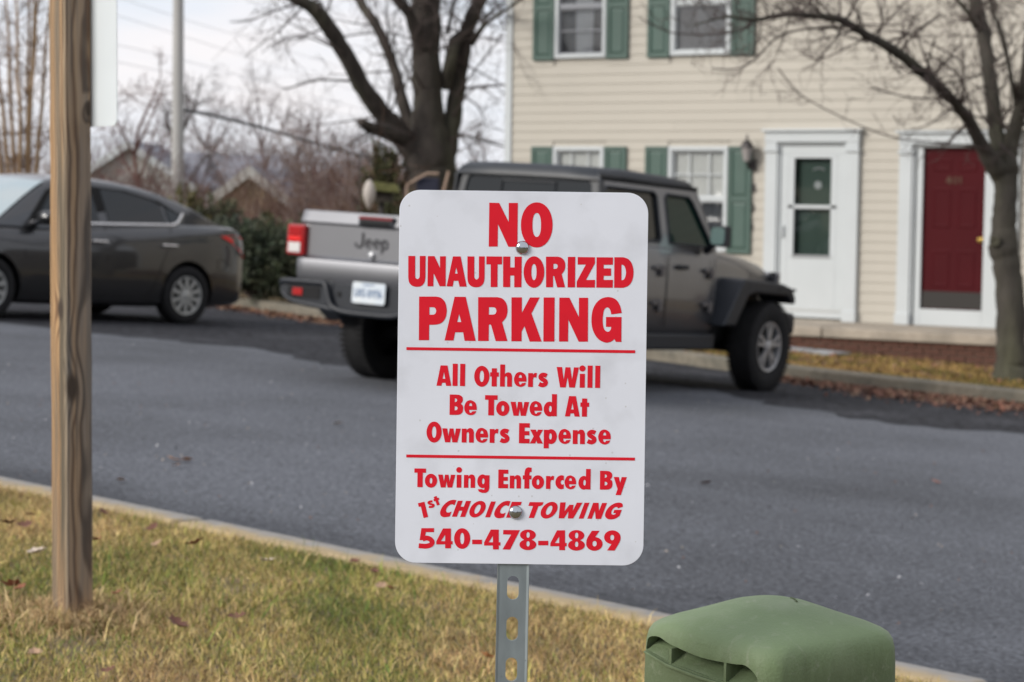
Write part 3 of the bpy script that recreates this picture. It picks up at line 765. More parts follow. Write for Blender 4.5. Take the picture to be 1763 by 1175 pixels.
# slotted channel post behind the panel
pxc = (884.5-898+.0115*(980-651))/PXM
base_z = -.95
hw = .0162
slots = []
zz0 = sg(884, 1016.5)[1]
for k in range(-13, 9):
    zc = zz0 + k*.0503
    slots.append([(a, b+zc) for a, b in rrect(.0142, .029, .0069, 5)])
lean = -.006
pf = lambda x, y, z: (pxc + x + lean*(-y-.22), .0036+z, y)
post = MB().solid([[(-hw, base_z), (hw, base_z), (hw, .215), (-hw, .215)]] + [s for s in slots if s[0][1] < .2], pf, .0, .0028).build('post', M['galv'], sign, bevel=.0006)
for s in (-1, 1):
    prof = [(hw*s, .0), ((hw+.0030)*s, -.0012), ((hw+.0036)*s, .002), ((hw+.003)*s, .022), ((hw+.0005)*s, .022), (hw*s, .004)]
    rows = [[pf(x, z, y) for x, y in prof] for z in (base_z, .215)]
    MB().grid(rows, closed=True).build('post_flange', M['galv'], post, smooth=True, sharp=60)

# ------------------------------------------------------------------ wooden post
def wood_mat():
    m = bpy.data.materials.new('weathered_timber'); m.use_nodes = True
    t = m.node_tree; l = t.links.new; b = t.nodes['Principled BSDF']
    b.inputs['Roughness'].default_value = .75
    tc = N(t, 'ShaderNodeTexCoord')
    def mp(sc, loc=(0, 0, 0), src=None):
        q = N(t, 'ShaderNodeMapping'); q.inputs['Scale'].default_value = sc; q.inputs['Location'].default_value = loc
        l(src or tc.outputs['Object'], q.inputs['Vector']); return q.outputs['Vector']
    def nz(v, s, d=4, dist=0.):
        n = N(t, 'ShaderNodeTexNoise'); n.inputs['Scale'].default_value = s; n.inputs['Detail'].default_value = d; n.inputs['Distortion'].default_value = dist
        l(v, n.inputs['Vector']); return n.outputs['Fac']
    # growth rings seen as vertical stripes, bent round the knots
    sp = N(t, 'ShaderNodeSeparateXYZ'); l(tc.outputs['Object'], sp.inputs[0])
    warp = nz(mp((6, 6, 1.6)), 1.2, 3)
    dsum = None
    knots = [(-.041, -.018, .84, .03), (-.020, -.041, .64, .038), (.03, -.041, 1.35, .02), (-.041, .030, 1.72, .03)]
    kmask = None
    for kx, ky, kz, kr in knots:
        d = N(t, 'ShaderNodeVectorMath', operation='DISTANCE')
        l(mp((1, 1, .45)), d.inputs[0]); d.inputs[1].default_value = (kx, ky, kz*.45)
        mr = N(t, 'ShaderNodeMapRange'); mr.interpolation_type = 'SMOOTHSTEP'
        mr.inputs['From Min'].default_value = kr*1.5; mr.inputs['From Max'].default_value = .0; l(d.outputs['Value'], mr.inputs['Value'])
        km = N(t, 'ShaderNodeMapRange'); km.interpolation_type = 'SMOOTHSTEP'
        km.inputs['From Min'].default_value = kr*.62; km.inputs['From Max'].default_value = kr*.25; l(d.outputs['Value'], km.inputs['Value'])
        if dsum is None: dsum, kmask = mr.outputs[0], km.outputs[0]
        else:
            a = N(t, 'ShaderNodeMath', operation='ADD'); l(dsum, a.inputs[0]); l(mr.outputs[0], a.inputs[1]); dsum = a.outputs[0]
            a = N(t, 'ShaderNodeMath', operation='MAXIMUM'); l(kmask, a.inputs[0]); l(km.outputs[0], a.inputs[1]); kmask = a.outputs[0]
    # radial coordinate
    cx = N(t, 'ShaderNodeVectorMath', operation='LENGTH'); l(mp((1, 1, 0.0), (-.035, .12, 0)), cx.inputs[0])
    s1 = N(t, 'ShaderNodeMath', operation='MULTIPLY_ADD'); l(warp, s1.inputs[0]); s1.inputs[1].default_value = .045; l(cx.outputs['Value'], s1.inputs[2])
    s2 = N(t, 'ShaderNodeMath', operation='MULTIPLY_ADD'); l(dsum, s2.inputs[0]); s2.inputs[1].default_value = .016; l(s1.outputs[0], s2.inputs[2])
    s3 = N(t, 'ShaderNodeMath', operation='MULTIPLY'); l(s2.outputs[0], s3.inputs[0]); s3.inputs[1].default_value = 560
    sn = N(t, 'ShaderNodeMath', operation='SINE'); l(s3.outputs[0], sn.inputs[0])
    fine = nz(mp((210, 210, 2.2)), 1.0, 5)
    broad = nz(mp((26, 26, .9)), 1.0, 3)
    r1 = N(t, 'ShaderNodeMapRange'); r1.inputs['From Min'].default_value = -.2; r1.inputs['From Max'].default_value = 1; l(sn.outputs[0], r1.inputs['Value'])
    def mix(f, a, c):
        q = N(t, 'ShaderNodeMix', data_type='RGBA')
        if hasattr(f, 'links'): l(f, q.inputs['Factor'])
        else: q.inputs['Factor'].default_value = f
        for s_, v in ((6, a), (7, c)):
            if hasattr(v, 'links'): l(v, q.inputs[s_])
            else: q.inputs[s_].default_value = (*v, 1)
        return q.outputs[2]
    b1 = N(t, 'ShaderNodeMapRange'); b1.inputs['From Min'].default_value = .38; b1.inputs['From Max'].default_value = .6; l(broad, b1.inputs['Value'])
    light = mix(b1.outputs[0], (.33, .225, .135), (.215, .175, .140))
    dark = mix(b1.outputs[0], (.115, .064, .036), (.060, .048, .040))
    m1 = N(t, 'ShaderNodeMath', operation='MULTIPLY'); l(r1.outputs[0], m1.inputs[0]); m1.inputs[1].default_value = .95
    c = mix(m1.outputs[0], light, dark)
    f1 = N(t, 'ShaderNodeMapRange'); f1.inputs['From Min'].default_value = .53; f1.inputs['From Max'].default_value = .70; f1.inputs['To Max'].default_value = .75; l(fine, f1.inputs['Value'])
    c = mix(f1.outputs[0], c, (.09, .075, .065))
    # grey-black weather stain running down one arris
    st = nz(mp((22, 22, 1.1), (3, 1, 2)), 1.0, 3)
    g1 = N(t, 'ShaderNodeMapRange'); g1.inputs['From Min'].default_value = .56; g1.inputs['From Max'].default_value = .70; g1.inputs['To Max'].default_value = .8; l(st, g1.inputs['Value'])
    c = mix(g1.outputs[0], c, (.085, .085, .085))
    # dark weather streak along the left face, close to the front arris
    def mrg(sock, a, b_, lo=0., hi=1.):
        q = N(t, 'ShaderNodeMapRange'); q.interpolation_type = 'SMOOTHSTEP'
        q.inputs['From Min'].default_value = a; q.inputs['From Max'].default_value = b_; q.inputs['To Min'].default_value = lo; q.inputs['To Max'].default_value = hi
        l(sock, q.inputs['Value']); return q.outputs[0]
    def mul(a, b_):
        q = N(t, 'ShaderNodeMath', operation='MULTIPLY'); l(a, q.inputs[0]); l(b_, q.inputs[1]); return q.outputs[0]
    yw = N(t, 'ShaderNodeMath', operation='MULTIPLY_ADD'); l(nz(mp((9, 9, 2.2)), 1.0, 4), yw.inputs[0]); yw.inputs[1].default_value = .035; l(sp.outputs['Y'], yw.inputs[2])
    band = mul(mrg(yw.outputs[0], -.024, -.012), mrg(yw.outputs[0], .012, .001))
    band = mul(band, mrg(sp.outputs['X'], -.032, -.037))
    band = mul(band, mrg(sp.outputs['Z'], 1.45, 1.1))
    band = mul(band, mrg(sp.outputs['Z'], .10, .30, .25, .85))
    c = mix(band, c, (.060, .058, .052))
    foot = mul(mrg(sp.outputs['Z'], .16, .02, 0, .5), mrg(nz(mp((18, 18, 5)), 1.0, 3), .45, .6))
    c = mix(foot, c, (.36, .20, .08))
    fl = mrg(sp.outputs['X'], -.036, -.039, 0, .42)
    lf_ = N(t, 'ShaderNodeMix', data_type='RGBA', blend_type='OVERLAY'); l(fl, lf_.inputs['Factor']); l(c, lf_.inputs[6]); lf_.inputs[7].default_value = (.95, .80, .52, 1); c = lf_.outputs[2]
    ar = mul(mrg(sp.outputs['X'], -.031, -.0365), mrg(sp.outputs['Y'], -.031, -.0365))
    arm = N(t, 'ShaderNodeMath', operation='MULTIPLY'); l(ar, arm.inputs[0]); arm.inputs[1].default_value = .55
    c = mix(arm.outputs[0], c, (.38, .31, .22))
    c = mix(kmask, c, (.045, .03, .02))
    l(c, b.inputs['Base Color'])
    bp = N(t, 'ShaderNodeBump'); bp.inputs['Strength'].default_value = .5; bp.inputs['Distance'].default_value = .003
    ad = N(t, 'ShaderNodeMath', operation='ADD'); l(fine, ad.inputs[0]); l(r1.outputs[0], ad.inputs[1]); l(ad.outputs[0], bp.inputs['Height'])
    l(bp.outputs['Normal'], b.inputs['Normal'])
    return m
M['timber'] = wood_mat()
WP = at(125, 1060, 5.64); WP.z = lawnz(WP.x, WP.y)-.03
ang_cam = math.atan2(-WP.x, WP.y)
wp = thing('wooden_sign_post', 'square weathered timber post with a blank white sign panel, standing in the lawn', 'sign post', WP, PS+rad(45+6)-rad(2))
wp.rotation_euler = (rad(-.35), rad(-.1), PS+rad(40))
mb = MB()
hw_ = .0400
rows = []
for k in range(29):
    z = k*.1
    j = lambda: random.uniform(-.0009, .0009)
    c_ = .006
    rows.append([(x+j(), y+j(), z) for x, y in ((hw_-c_, -hw_), (hw_, -hw_+c_), (hw_, hw_-c_), (hw_-c_, hw_), (-hw_+c_, hw_), (-hw_, hw_-c_), (-hw_, -hw_+c_), (-hw_+c_, -hw_))])
mb.grid(rows, closed=True)
n0 = 8
mb.f.append(tuple(range(28*8, 29*8)))
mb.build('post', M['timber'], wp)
zpan = at(170, 221, 5.65).z - WP.z
M['back_panel'] = mat('blank_panel', (.62, .67, .70), .5, var=.03, vscale=5)
mb = MB().solid([[(x, y+.2286) for x, y in rrect(.3048, .4572, .02)]], lambda x, y, z: (z, -x-.012, y+zpan), .0415, .0435)
mb.build('sign_panel', M['back_panel'], wp, bevel=.0005)
for zb in (.08, .38):
    MB().lathe([(.008, .044), (.007, .047), (.0, .049)], 'x', (0, 0, zpan+zb), 12).build('bolt', M['zinc'], wp)

# ------------------------------------------------------------------ green utility pedestal
def green_mat():
    m = mat('green_plastic', (.150, .208, .105), .58, var=.12, vscale=9, spec=.35, col2=(.205, .250, .160), c2s=7, c2lo=.45, c2hi=.7, bump=.12, bscale=260)
    # walls turn darker below the shoulder, in noisy vertical streaks
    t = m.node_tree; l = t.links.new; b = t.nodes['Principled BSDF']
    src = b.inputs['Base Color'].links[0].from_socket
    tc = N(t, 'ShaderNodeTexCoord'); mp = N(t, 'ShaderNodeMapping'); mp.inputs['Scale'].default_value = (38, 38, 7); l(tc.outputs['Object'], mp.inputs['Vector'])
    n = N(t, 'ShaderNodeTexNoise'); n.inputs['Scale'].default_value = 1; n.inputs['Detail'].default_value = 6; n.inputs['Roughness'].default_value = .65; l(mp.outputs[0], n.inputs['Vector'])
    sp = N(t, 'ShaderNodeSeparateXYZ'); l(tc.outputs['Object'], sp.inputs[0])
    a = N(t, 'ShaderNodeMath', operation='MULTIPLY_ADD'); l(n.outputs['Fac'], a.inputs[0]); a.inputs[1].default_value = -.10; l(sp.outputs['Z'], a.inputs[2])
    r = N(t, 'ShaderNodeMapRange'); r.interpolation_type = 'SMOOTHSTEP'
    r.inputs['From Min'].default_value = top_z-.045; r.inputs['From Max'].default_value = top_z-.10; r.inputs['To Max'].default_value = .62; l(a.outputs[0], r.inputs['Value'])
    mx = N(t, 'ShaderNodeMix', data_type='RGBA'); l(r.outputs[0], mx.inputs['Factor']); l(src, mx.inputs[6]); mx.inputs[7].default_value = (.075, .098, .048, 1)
    # pale scuffs
    n2 = N(t, 'ShaderNodeTexNoise'); n2.inputs['Scale'].default_value = 24; n2.inputs['Detail'].default_value = 8; n2.inputs['Roughness'].default_value = .7; n2.inputs['Distortion'].default_value = 1.5; l(tc.outputs['Object'], n2.inputs['Vector'])
    r2 = N(t, 'ShaderNodeMapRange'); r2.inputs['From Min'].default_value = .56; r2.inputs['From Max'].default_value = .72; r2.inputs['To Max'].default_value = .45; l(n2.outputs['Fac'], r2.inputs['Value'])
    m2 = N(t, 'ShaderNodeMix', data_type='RGBA'); l(r2.outputs[0], m2.inputs['Factor']); l(mx.outputs[2], m2.inputs[6]); m2.inputs[7].default_value = (.29, .31, .235, 1)
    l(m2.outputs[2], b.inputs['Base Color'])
    return m
PB = at(1325, 1120, 2.95)
PB.z = lawnz(PB.x, PB.y)-.02
top_z = at(1110, 1088, 3.02).z - PB.z + .014
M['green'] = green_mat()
ped = thing('utility_pedestal', 'sage green plastic utility pedestal with domed lid and slotted grip', 'utility box', PB, PS+rad(-52))
def sq(w, r, n=9):
    return [(a, b) for a, b in rrect(w, w, r, n)]
W0 = .258
prof = [(-.02, 1.03), (top_z*.5, 1.01), (top_z-.10, 1.0), (top_z-.03, .995), (top_z-.012, .99), (top_z, .978), (top_z+.008, .955), (top_z+.013, .92), (top_z+.019, .85), (top_z+.027, .72), (top_z+.035, .58), (top_z+.042, .42), (top_z+.047, .25), (top_z+.049, .1)]
rows = []
for z, s in prof:
    r = min(.030 + (1-s)*.15, W0*s*.499)
    rows.append([(x, y, z) for x, y in sq(W0*s, r)])
mb = MB().grid(rows, closed=True)
m_ = len(rows[0])
mb.f.append(tuple(reversed(range(m_)))); mb.f.append(tuple(range((len(rows)-1)*m_, len(rows)*m_)))
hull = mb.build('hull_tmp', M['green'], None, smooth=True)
# grip slot cut in the face that looks to the left
zt = top_z-.007
cut = MB()
oc = [(-.112, zt-.018)] + [(p.x, p.y) for p in catmull([(-.112, zt-.018, 0), (-.106, zt-.002, 0), (-.085, zt+.003, 0), (-.06, zt-.003, 0), (0, zt-.010, 0), (.06, zt-.008, 0), (.085, zt-.006, 0), (.104, zt-.016, 0), (.108, zt-.032, 0)], 4)][1:] + [(.02, zt-.034), (-.06, zt-.028)]
cut.solid([oc], lambda x, y, z: (x, z, y), -.2, -.098)
cuto = cut.build('cut_tmp', M['green'], None)
bo = hull.modifiers.new('b', 'BOOLEAN'); bo.operation = 'DIFFERENCE'; bo.object = cuto; bo.solver = 'EXACT'
dg = bpy.context.evaluated_depsgraph_get()
me = bpy.data.meshes.new_from_object(hull.evaluated_get(dg))
bpy.data.objects.remove(hull); bpy.data.objects.remove(cuto)
me.polygons.foreach_set('use_smooth', [True]*len(me.polygons)); me.set_sharp_from_angle(angle=rad(40))
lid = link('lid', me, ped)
for x in (-.058, .048):
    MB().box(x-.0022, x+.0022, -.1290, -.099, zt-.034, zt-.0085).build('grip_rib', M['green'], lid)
led = []
for x, zb in ((-.108, zt-.020), (-.085, zt-.0245), (-.05, zt-.0295), (0, zt-.0340), (.05, zt-.0350), (.09, zt-.0345), (.107, zt-.0335)):
    led.append([(x, -.1285, zb-.0005), (x, -.112, zb+.0085), (x, -.0985, zb+.0165)])
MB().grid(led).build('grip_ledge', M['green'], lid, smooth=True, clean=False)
lip = [(-.106, zt-.019), (-.06, zt-.029), (.0, zt-.034), (.06, zt-.036), (.110, zt-.034), (.110, zt-.037), (.06, zt-.0395), (0, zt-.038), (-.06, zt-.033), (-.106, zt-.022)]
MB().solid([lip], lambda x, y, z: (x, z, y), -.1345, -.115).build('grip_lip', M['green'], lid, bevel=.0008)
MB().tube([(-.012+.02, .03, top_z+.0475), (.0+.02, .026, top_z+.048), (.012+.02, .018, top_z+.0475)], .0012, 5).build('scratch', mat('scratch', (.09, .12, .06), .8), lid)
# ------------------------------------------------------------------ vehicle materials and wheels
M['granite'] = mat('grey_metallic_paint', (.185, .188, .200), .44, metal=.95, var=.04, vscale=3, spec=.5, coat=.7)
M['granite_dusty'] = M['granite']
M['sedan_paint'] = mat('dark_grey_paint', (.050, .051, .054), .30, metal=.8, var=.03, spec=.5, coat=1.)
M['black_plastic'] = mat('black_plastic', (.014, .017, .023), .5, var=.08, vscale=12, spec=.4)
M['hardtop'] = mat('black_hardtop', (.018, .022, .028), .42, var=.06, spec=.5)
M['rubber'] = mat('tyre_rubber', (.016, .016, .017), .85, var=.15, vscale=12, spec=.25)
M['alloy'] = mat('alloy', (.42, .43, .45), .35, metal=.6)
M['hub'] = mat('hubcap', (.40, .41, .40), .4, metal=.4)
M['dark'] = mat('underbody', (.008, .008, .009), .9)
M['glass_dark'] = mat('tinted_glass', (.008, .010, .011), .06, spec=.5, coat=.0)
M['glass_green'] = mat('green_glass', (.008, .028, .022), .05, spec=.25)
M['windshield'] = mat('windshield_glass', (.26, .33, .35), .05, spec=1., coat=.6)
M['seam'] = mat('seam', (.006, .006, .006), .9)
M['chrome'] = mat('chrome', (.78, .76, .75), .25, metal=.75)
M['red_lens'] = mat('red_lens', (.36, .012, .014), .18, spec=.6, coat=.5)
M['red_bright'] = mat('red_reflector', (.75, .02, .018), .25, spec=.6)
M['red_dim'] = mat('dim_red_reflector', (.17, .012, .014), .35)
M['clear_lens'] = mat('clear_lens', (.62, .60, .58), .2, spec=.6)
M['plate'] = mat('plate_white', (.62, .66, .68), .5, col2=(.54, .60, .66), c2s=8)
M['plate_blue'] = mat('plate_blue', (.10, .16, .27), .6)
M['mirror_glass'] = mat('mirror_glass', (.60, .85, .74), .03, metal=1.)
M['badge'] = mat('dark_badge', (.035, .035, .04), .4, metal=.3)
M['steel_grey'] = mat('hinge_grey', (.135, .128, .130), .4, metal=.5)

def wheel(parent, u, v, r, w, rr, rimmat, nsp, split, out, tread=False):
    """one road wheel: the tyre, and the rim as its piece; out = +1 when the face looks to +v"""
    hw = w/2
    T = MB().lathe([(rr-.01, -hw*.75), (rr+.02, -hw*.95), (r*.80, -hw), (r*.93, -hw*.93), (r*.985, -hw*.78), (r, -hw*.5), (r, hw*.5), (r*.985, hw*.78), (r*.93, hw*.93), (r*.80, hw), (rr+.02, hw*.95), (rr-.01, hw*.75)], 'y', (0, 0, 0), 40, False)
    if tread:
        for k in range(54):
            a = 2*math.pi*k/54
            for s in (-1, 1):
                c, sn = math.cos(a+.03*s), math.sin(a+.03*s)
                t = Vector((-sn, 0, c))*.012; n = Vector((c, 0, sn))
                b = n*(r-.005); y0, y1 = s*hw*.42, s*hw*.98
                T.prism([tuple(b-t+Vector((0, y0, 0))), tuple(b+t+Vector((0, y0, 0))), tuple(b+t+Vector((0, y1, 0))), tuple(b-t+Vector((0, y1, 0)))], n*.0045+n*.004)
    o = T.build('wheel', M['rubber'], parent, smooth=True, sharp=50)
    o.location = (u, v, r)
    f = out*hw*.80
    R_ = MB().lathe([(rr, f), (rr-.004, f+out*.008), (rr-.022, f+out*.004), (rr-.028, f-out*.05)], 'y', (0, 0, 0), 40, False)
    R_.lathe([(.062, f-out*.015), (.056, f+out*.004), (.03, f+out*.012), (0, f+out*.012)], 'y', (0, 0, 0), 20)
    for k in range(nsp):
        a0 = 2*math.pi*k/nsp + .3
        for da in ((-split, split) if split else (0,)):
            a1 = a0+da
            p0 = Vector((math.cos(a0+da*.35), 0, math.sin(a0+da*.35)))*.045
            p1 = Vector((math.cos(a1), 0, math.sin(a1)))*(rr-.012)
            d = (p1-p0).normalized(); n = Vector((-d.z, 0, d.x))
            wa, wb = (.017, .013) if split else (.018, .022)
            pts = [p0-n*wa, p0+n*wa, p1+n*wb, p1-n*wb]
            pts = [tuple(p+Vector((0, f-out*.02, 0))) for p in pts]
            R_.prism(pts, (0, out*.024, 0))
    rim = R_.build('rim', rimmat, o, smooth=True, sharp=30)
    MB().lathe([(0, f-out*.075), (rr-.02, f-out*.07)], 'y', (0, 0, 0), 30).build('brake_disc', M['dark'], o)
    return o

def cut(o, cutters):
    """boolean the given cutter meshes out of object o"""
    cs = []
    for mb in cutters:
        c = mb.build('c', M['dark'], o.parent); cs.append(c)
        b = o.modifiers.new('b', 'BOOLEAN'); b.operation = 'DIFFERENCE'; b.object = c; b.solver = 'EXACT'
    dg = bpy.context.evaluated_depsgraph_get(); dg.update()
    me = bpy.data.meshes.new_from_object(o.evaluated_get(dg))
    o.modifiers.clear(); o.data = me
    for c in cs: bpy.data.objects.remove(c)
def cyl_y(u, z, r, v0, v1, n=40): return MB().lathe([(r, v0), (r, v1)], 'y', (u, 0, z), n)

def veh_matrix(x, y, h, dz=0.):
    n = Vector((-GX, -GY, 1)).normalized()
    f = Vector((math.sin(h), math.cos(h), GX*math.sin(h)+GY*math.cos(h))).normalized()
    l = n.cross(f)
    p = Vector((x, y, g(x, y)))+n*dz
    return Matrix(((f.x, l.x, n.x, p.x), (f.y, l.y, n.y, p.y), (f.z, l.z, n.z, p.z), (0, 0, 0, 1)))

# ------------------------------------------------------------------ grey pickup, seen from behind and from its right
J = thing('pickup_truck', 'grey double cab pickup truck with black hardtop parked nose to the kerb behind the notice', 'pickup truck', M=veh_matrix(-9.372, 14.025, .0349))
V = lambda u, v, z: (u, v, z)
# bed
bed = MB()
for s in (-1, 1):
    prof = [(.745*s, .70), (.765*s, .78), (.765*s, .98), (.75*s, 1.02), (.735*s, 1.28), (.67*s, 1.28), (.67*s, .70)]
    bed.prism([(-1.07, v, z) for v, z in prof], (1.80, 0, 0))
bed.box(-1.07, .73, -.67, .67, .70, .78).box(.68, .73, -.67, .67, .78, 1.28)
bedo = bed.build('bed', M['granite'], J, smooth=True, bevel=.012)
bm_ = cyl_y(0, .44, .47, -1, 1)
MB().box(-1.05, .67, -.66, .66, 1.262, 1.275).build('bed_cover', M['black_plastic'], J, bevel=.004)
# tailgate
tp = [(1.290, -1.085), (1.285, -1.105), (1.205, -1.138), (1.195, -1.135), (1.188, -1.118), (.955, -1.118), (.940, -1.128), (.925, -1.150), (.905, -1.156), (.80, -1.152), (.745, -1.135), (.735, -1.10)]
def tg(hw, vv): return [(u, vv, z) for z, u in tp]
rows = []
for vv, k in ((.722, .9), (.70, 1), (.655, 1), (.654, 1), (-.654, 1), (-.655, 1), (-.70, 1), (-.722, .9)):
    rows.append([(-1.07+(u+1.07)*k, vv, z) for z, u in tp])
tgo = MB().grid(rows)
o_ = len(tgo.v)
tgo.prism([(-1.072, -.72, .735), (-1.072, .72, .735), (-1.072, .72, 1.288), (-1.072, -.72, 1.288)], (-.01, 0, 0))
tgm = tgo.build('tailgate', M['granite'], J, smooth=True, sharp=28)
MB().box(-1.150, -1.10, -.165, .165, 1.19, 1.272).build('tailgate_handle', M['black_plastic'], tgm, bevel=.014)
MB().box(-1.158, -1.149, -.155, .155, 1.247, 1.268).build('brake_light', M['red_dim'], tgm, bevel=.003)
MB().box(-1.156, -1.148, -.13, .13, 1.205, 1.232).build('handle_recess', M['seam'], tgm)
MB().lathe([(.0, -1.146), (.022, -1.142), (.026, -1.118)], 'x', (0, .035, .985), 16).build('camera_housing', M['alloy'], tgm, smooth=True)
def rear(mb, pieces, v0, z0, k, u, d=.006):
    for i, pc in enumerate(pieces):
        fn = lambda x, y, z, i=i: (u-z-i*.0003, v0-x*k, z0-y*k)
        if isinstance(pc[0], tuple) and pc[0][0] == 'strip':
            c = [pc[0][1]+pc[0][2][::-1]]
            mb.solid(c, fn, 0, d)
        else: mb.solid(pc, fn, 0, d)
Jg = [[stroke([(165, -275), (165, -190), (160, -80), (128, -30), (70, -20), (22, -48), (8, -90)], 42)]]
Eg = [[stroke([(18, -95), (128, -95), (128, -118), (112, -150), (76, -163), (38, -145), (20, -100), (30, -50), (70, -20), (118, -34)], 34, 3)]]
Pg = [[rect(0, -172, 34, 66)], [ell(76, -90, 68, 90), ell(78, -90, 36, 55)]]
bd = MB()
for gl, v0 in ((Jg, .200), (Eg, .106), (Eg, .030), (Pg, -.046)):
    rear(bd, gl, v0, 1.032-.0, .00042, -1.119)
bd.build('badge_lettering', M['badge'], tgm)
# tail lights
for s in (1, -1):
    tl = MB().box(-1.165, -.98, min(.66*s, .825*s), max(.66*s, .825*s), .945, 1.175).build('tail_light', M['red_lens'], J, bevel=.014)
    a, b = min(.685*s, .80*s), max(.685*s, .80*s)
    MB().box(-1.172, -1.160, a, b, 1.055, 1.085).build('reflector', M['red_bright'], tl, bevel=.003)
    MB().box(-1.174, -1.160, a, b, .965, 1.040).build('reverse_lamp', M['clear_lens'], tl, bevel=.004)
    MB().box(-1.171, -1.160, a, b, 1.095, 1.155).build('lamp', M['red_lens'], tl, bevel=.003)
# rear bumper: framed ends with a dropped middle
bp_ = MB()
for s in (1, -1):
    bp_.prism([(-1.02, .36*s, .765), (-1.02, .80*s, .765), (-1.02, .865*s, .745), (-1.02, .865*s, .68), (-1.02, .80*s, .615), (-1.02, .70*s, .585), (-1.02, .36*s, .565)], (-.13, 0, 0))
bp_.box(-1.14, -1.02, -.37, .37, .56, .765)
bpo = bp_.build('rear_bumper', M['black_plastic'], J, bevel=.01)
fr_ = MB()
def pipe(pts, r): fr_.tube([p for p in catmull(pts, 4)], r, 8)
for s in (1, -1):
    pipe([(-1.165, .42*s, .752), (-1.165, .78*s, .748), (-1.15, .855*s, .735), (-1.12, .87*s, .70), (-1.14, .82*s, .635), (-1.16, .70*s, .598), (-1.165, .45*s, .575), (-1.165, .30*s, .560)], .020)
    pipe([(-1.165, .44*s, .752), (-1.172, .41*s, .735), (-1.178, .36*s, .62), (-1.178, .31*s, .575), (-1.178, .2*s, .553), (-1.178, 0, .550)], .020)
fr_.build('bumper_frame', M['black_plastic'], bpo, smooth=True)
for s in (1, -1):
    MB().box(-1.157, -1.149, min(.475*s, .79*s), max(.475*s, .79*s), .625, .715).build('bumper_recess', M['dark'], bpo, bevel=.01)
    MB().box(-1.165, -1.156, min(.64*s, .735*s), max(.64*s, .735*s), .645, .70).build('rear_reflector', M['red_lens'], bpo, bevel=.004)
    MB().lathe([(.0, -1.146), (.02, -1.146), (.024, -1.138)], 'x', (0, .30*s, .68), 14).build('sensor', M['dark'], bpo)
pl = MB().solid([[(x, y+.7075) for x, y in rrect(.305, .155, .018, 4)]], lambda x, y, z: (-1.172-z, x, y), 0, .004).build('number_plate', M['plate'], J)
X_ = [[stroke([(0, -250), (130, 0)], 40)], [stroke([(130, -250), (0, 0)], 40)]]
U_ = [[stroke([(18, -250), (18, -110), (25, -40), (70, -18), (115, -40), (122, -110), (122, -250)], 38)]]
G_ = [[stroke([(128, -190), (110, -225), (70, -235), (28, -200), (20, -125), (30, -50), (72, -18), (122, -40), (124, -110), (78, -110)], 38)]]
n8 = [[ell(68, -188, 62, 62), ell(68, -188, 24, 26)], [ell(68, -68, 68, 70), ell(68, -68, 28, 32)]]
n9 = [[ell(68, -175, 66, 75), ell(68, -175, 28, 36)], [stroke([(116, -180), (112, -80), (60, 0)], 38)]]
n6 = [[ell(68, -75, 66, 75), ell(68, -75, 28, 36)], [stroke([(20, -70), (24, -170), (76, -250)], 38)]]
n5 = [[stroke([(120, -232), (28, -232)], 38)], [stroke([(30, -250), (30, -135)], 36)], [stroke([(24, -140), (70, -155), (118, -120), (112, -50), (65, -16), (14, -30)], 38)]]
pt = MB()
v = .132
for gl in (U_, X_, G_, None, n8, n9, n5, n6):
    if gl is None:
        pt.box(-1.1785, -1.1765, v-.016, v-.004, .695, .701); v -= .022; continue
    rear(pt, gl, v, .676, .00024, -1.1765, .0008)
    v -= .0345
pt.build('plate_lettering', M['plate_blue'], pl)
MB().box(-1.178, -1.1765, -.05, .055, .762, .771).build('plate_header', M['plate_blue'], pl)
# rear wing flares
for s in (1, -1):
    arc = [(.50*math.cos(a), .44+.47*math.sin(a)) for a in [math.pi*k/12 for k in range(13)]]
    oc = [(-.62, .52), (-.60, .70), (-.45, .93), (-.25, 1.01), (.25, 1.01), (.48, .93), (.62, .70), (.66, .52)]
    c = [(u, z) for u, z in arc] + oc
    MB().prism([(u, .735*s, z) for u, z in c], (0, .185*s, 0)).build('rear_flare', M['black_plastic'], J, bevel=.02)
# cab
cab = MB()
for a, b, c, d in (((.76, 2.62), (.79, .79), (.50, .62), 0),): pass
rows = []
for u, k in ((.775, 1), (2.0, 1), (2.64, .985)):
    half = [(.755, .50), (.785, .56), (.797, .80), (.795, 1.02), (.782, 1.14), (.765, 1.205)]
    r_ = [(u, v*k, z) for v, z in half] + [(u, -v*k, z) for v, z in reversed(half)]
    rows.append(r_)
cab.grid(rows, closed=True)
m_ = len(rows[0])
cab.f.append(tuple(range(m_))); cab.f.append(tuple(range(2*m_, 3*m_)))
cabo = cab.build('cab_body', M['granite'], J, smooth=True, sharp=40, bevel=.012)
# greenhouse pillars and glass
def gv(z): return .765-(z-1.205)*.21
def gu_f(z): return 2.645-(z-1.205)*.50          # windscreen rake
def gu_r(z): return .775+(z-1.205)*.10
zt_ = 1.725
core = [(gu_r(1.205), gv(1.205)-.02, 1.205), (gu_f(1.205)-.02, gv(1.205)-.02, 1.205), (gu_f(zt_)-.02, gv(zt_)-.02, zt_), (gu_r(zt_)+.01, gv(zt_)-.02, zt_)]
def pill(mb, pts, t=.03):
    """plate on the sloping side of the cab"""
    for s in (1, -1):
        a = [(u, s*gv(z), z) for u, z in pts]
        mb.prism(a, (0, -s*t, 0))
pm = MB()
dr = [(.775, 1.205), (2.645, 1.205), (gu_f(zt_), zt_), (gu_r(zt_), zt_)]
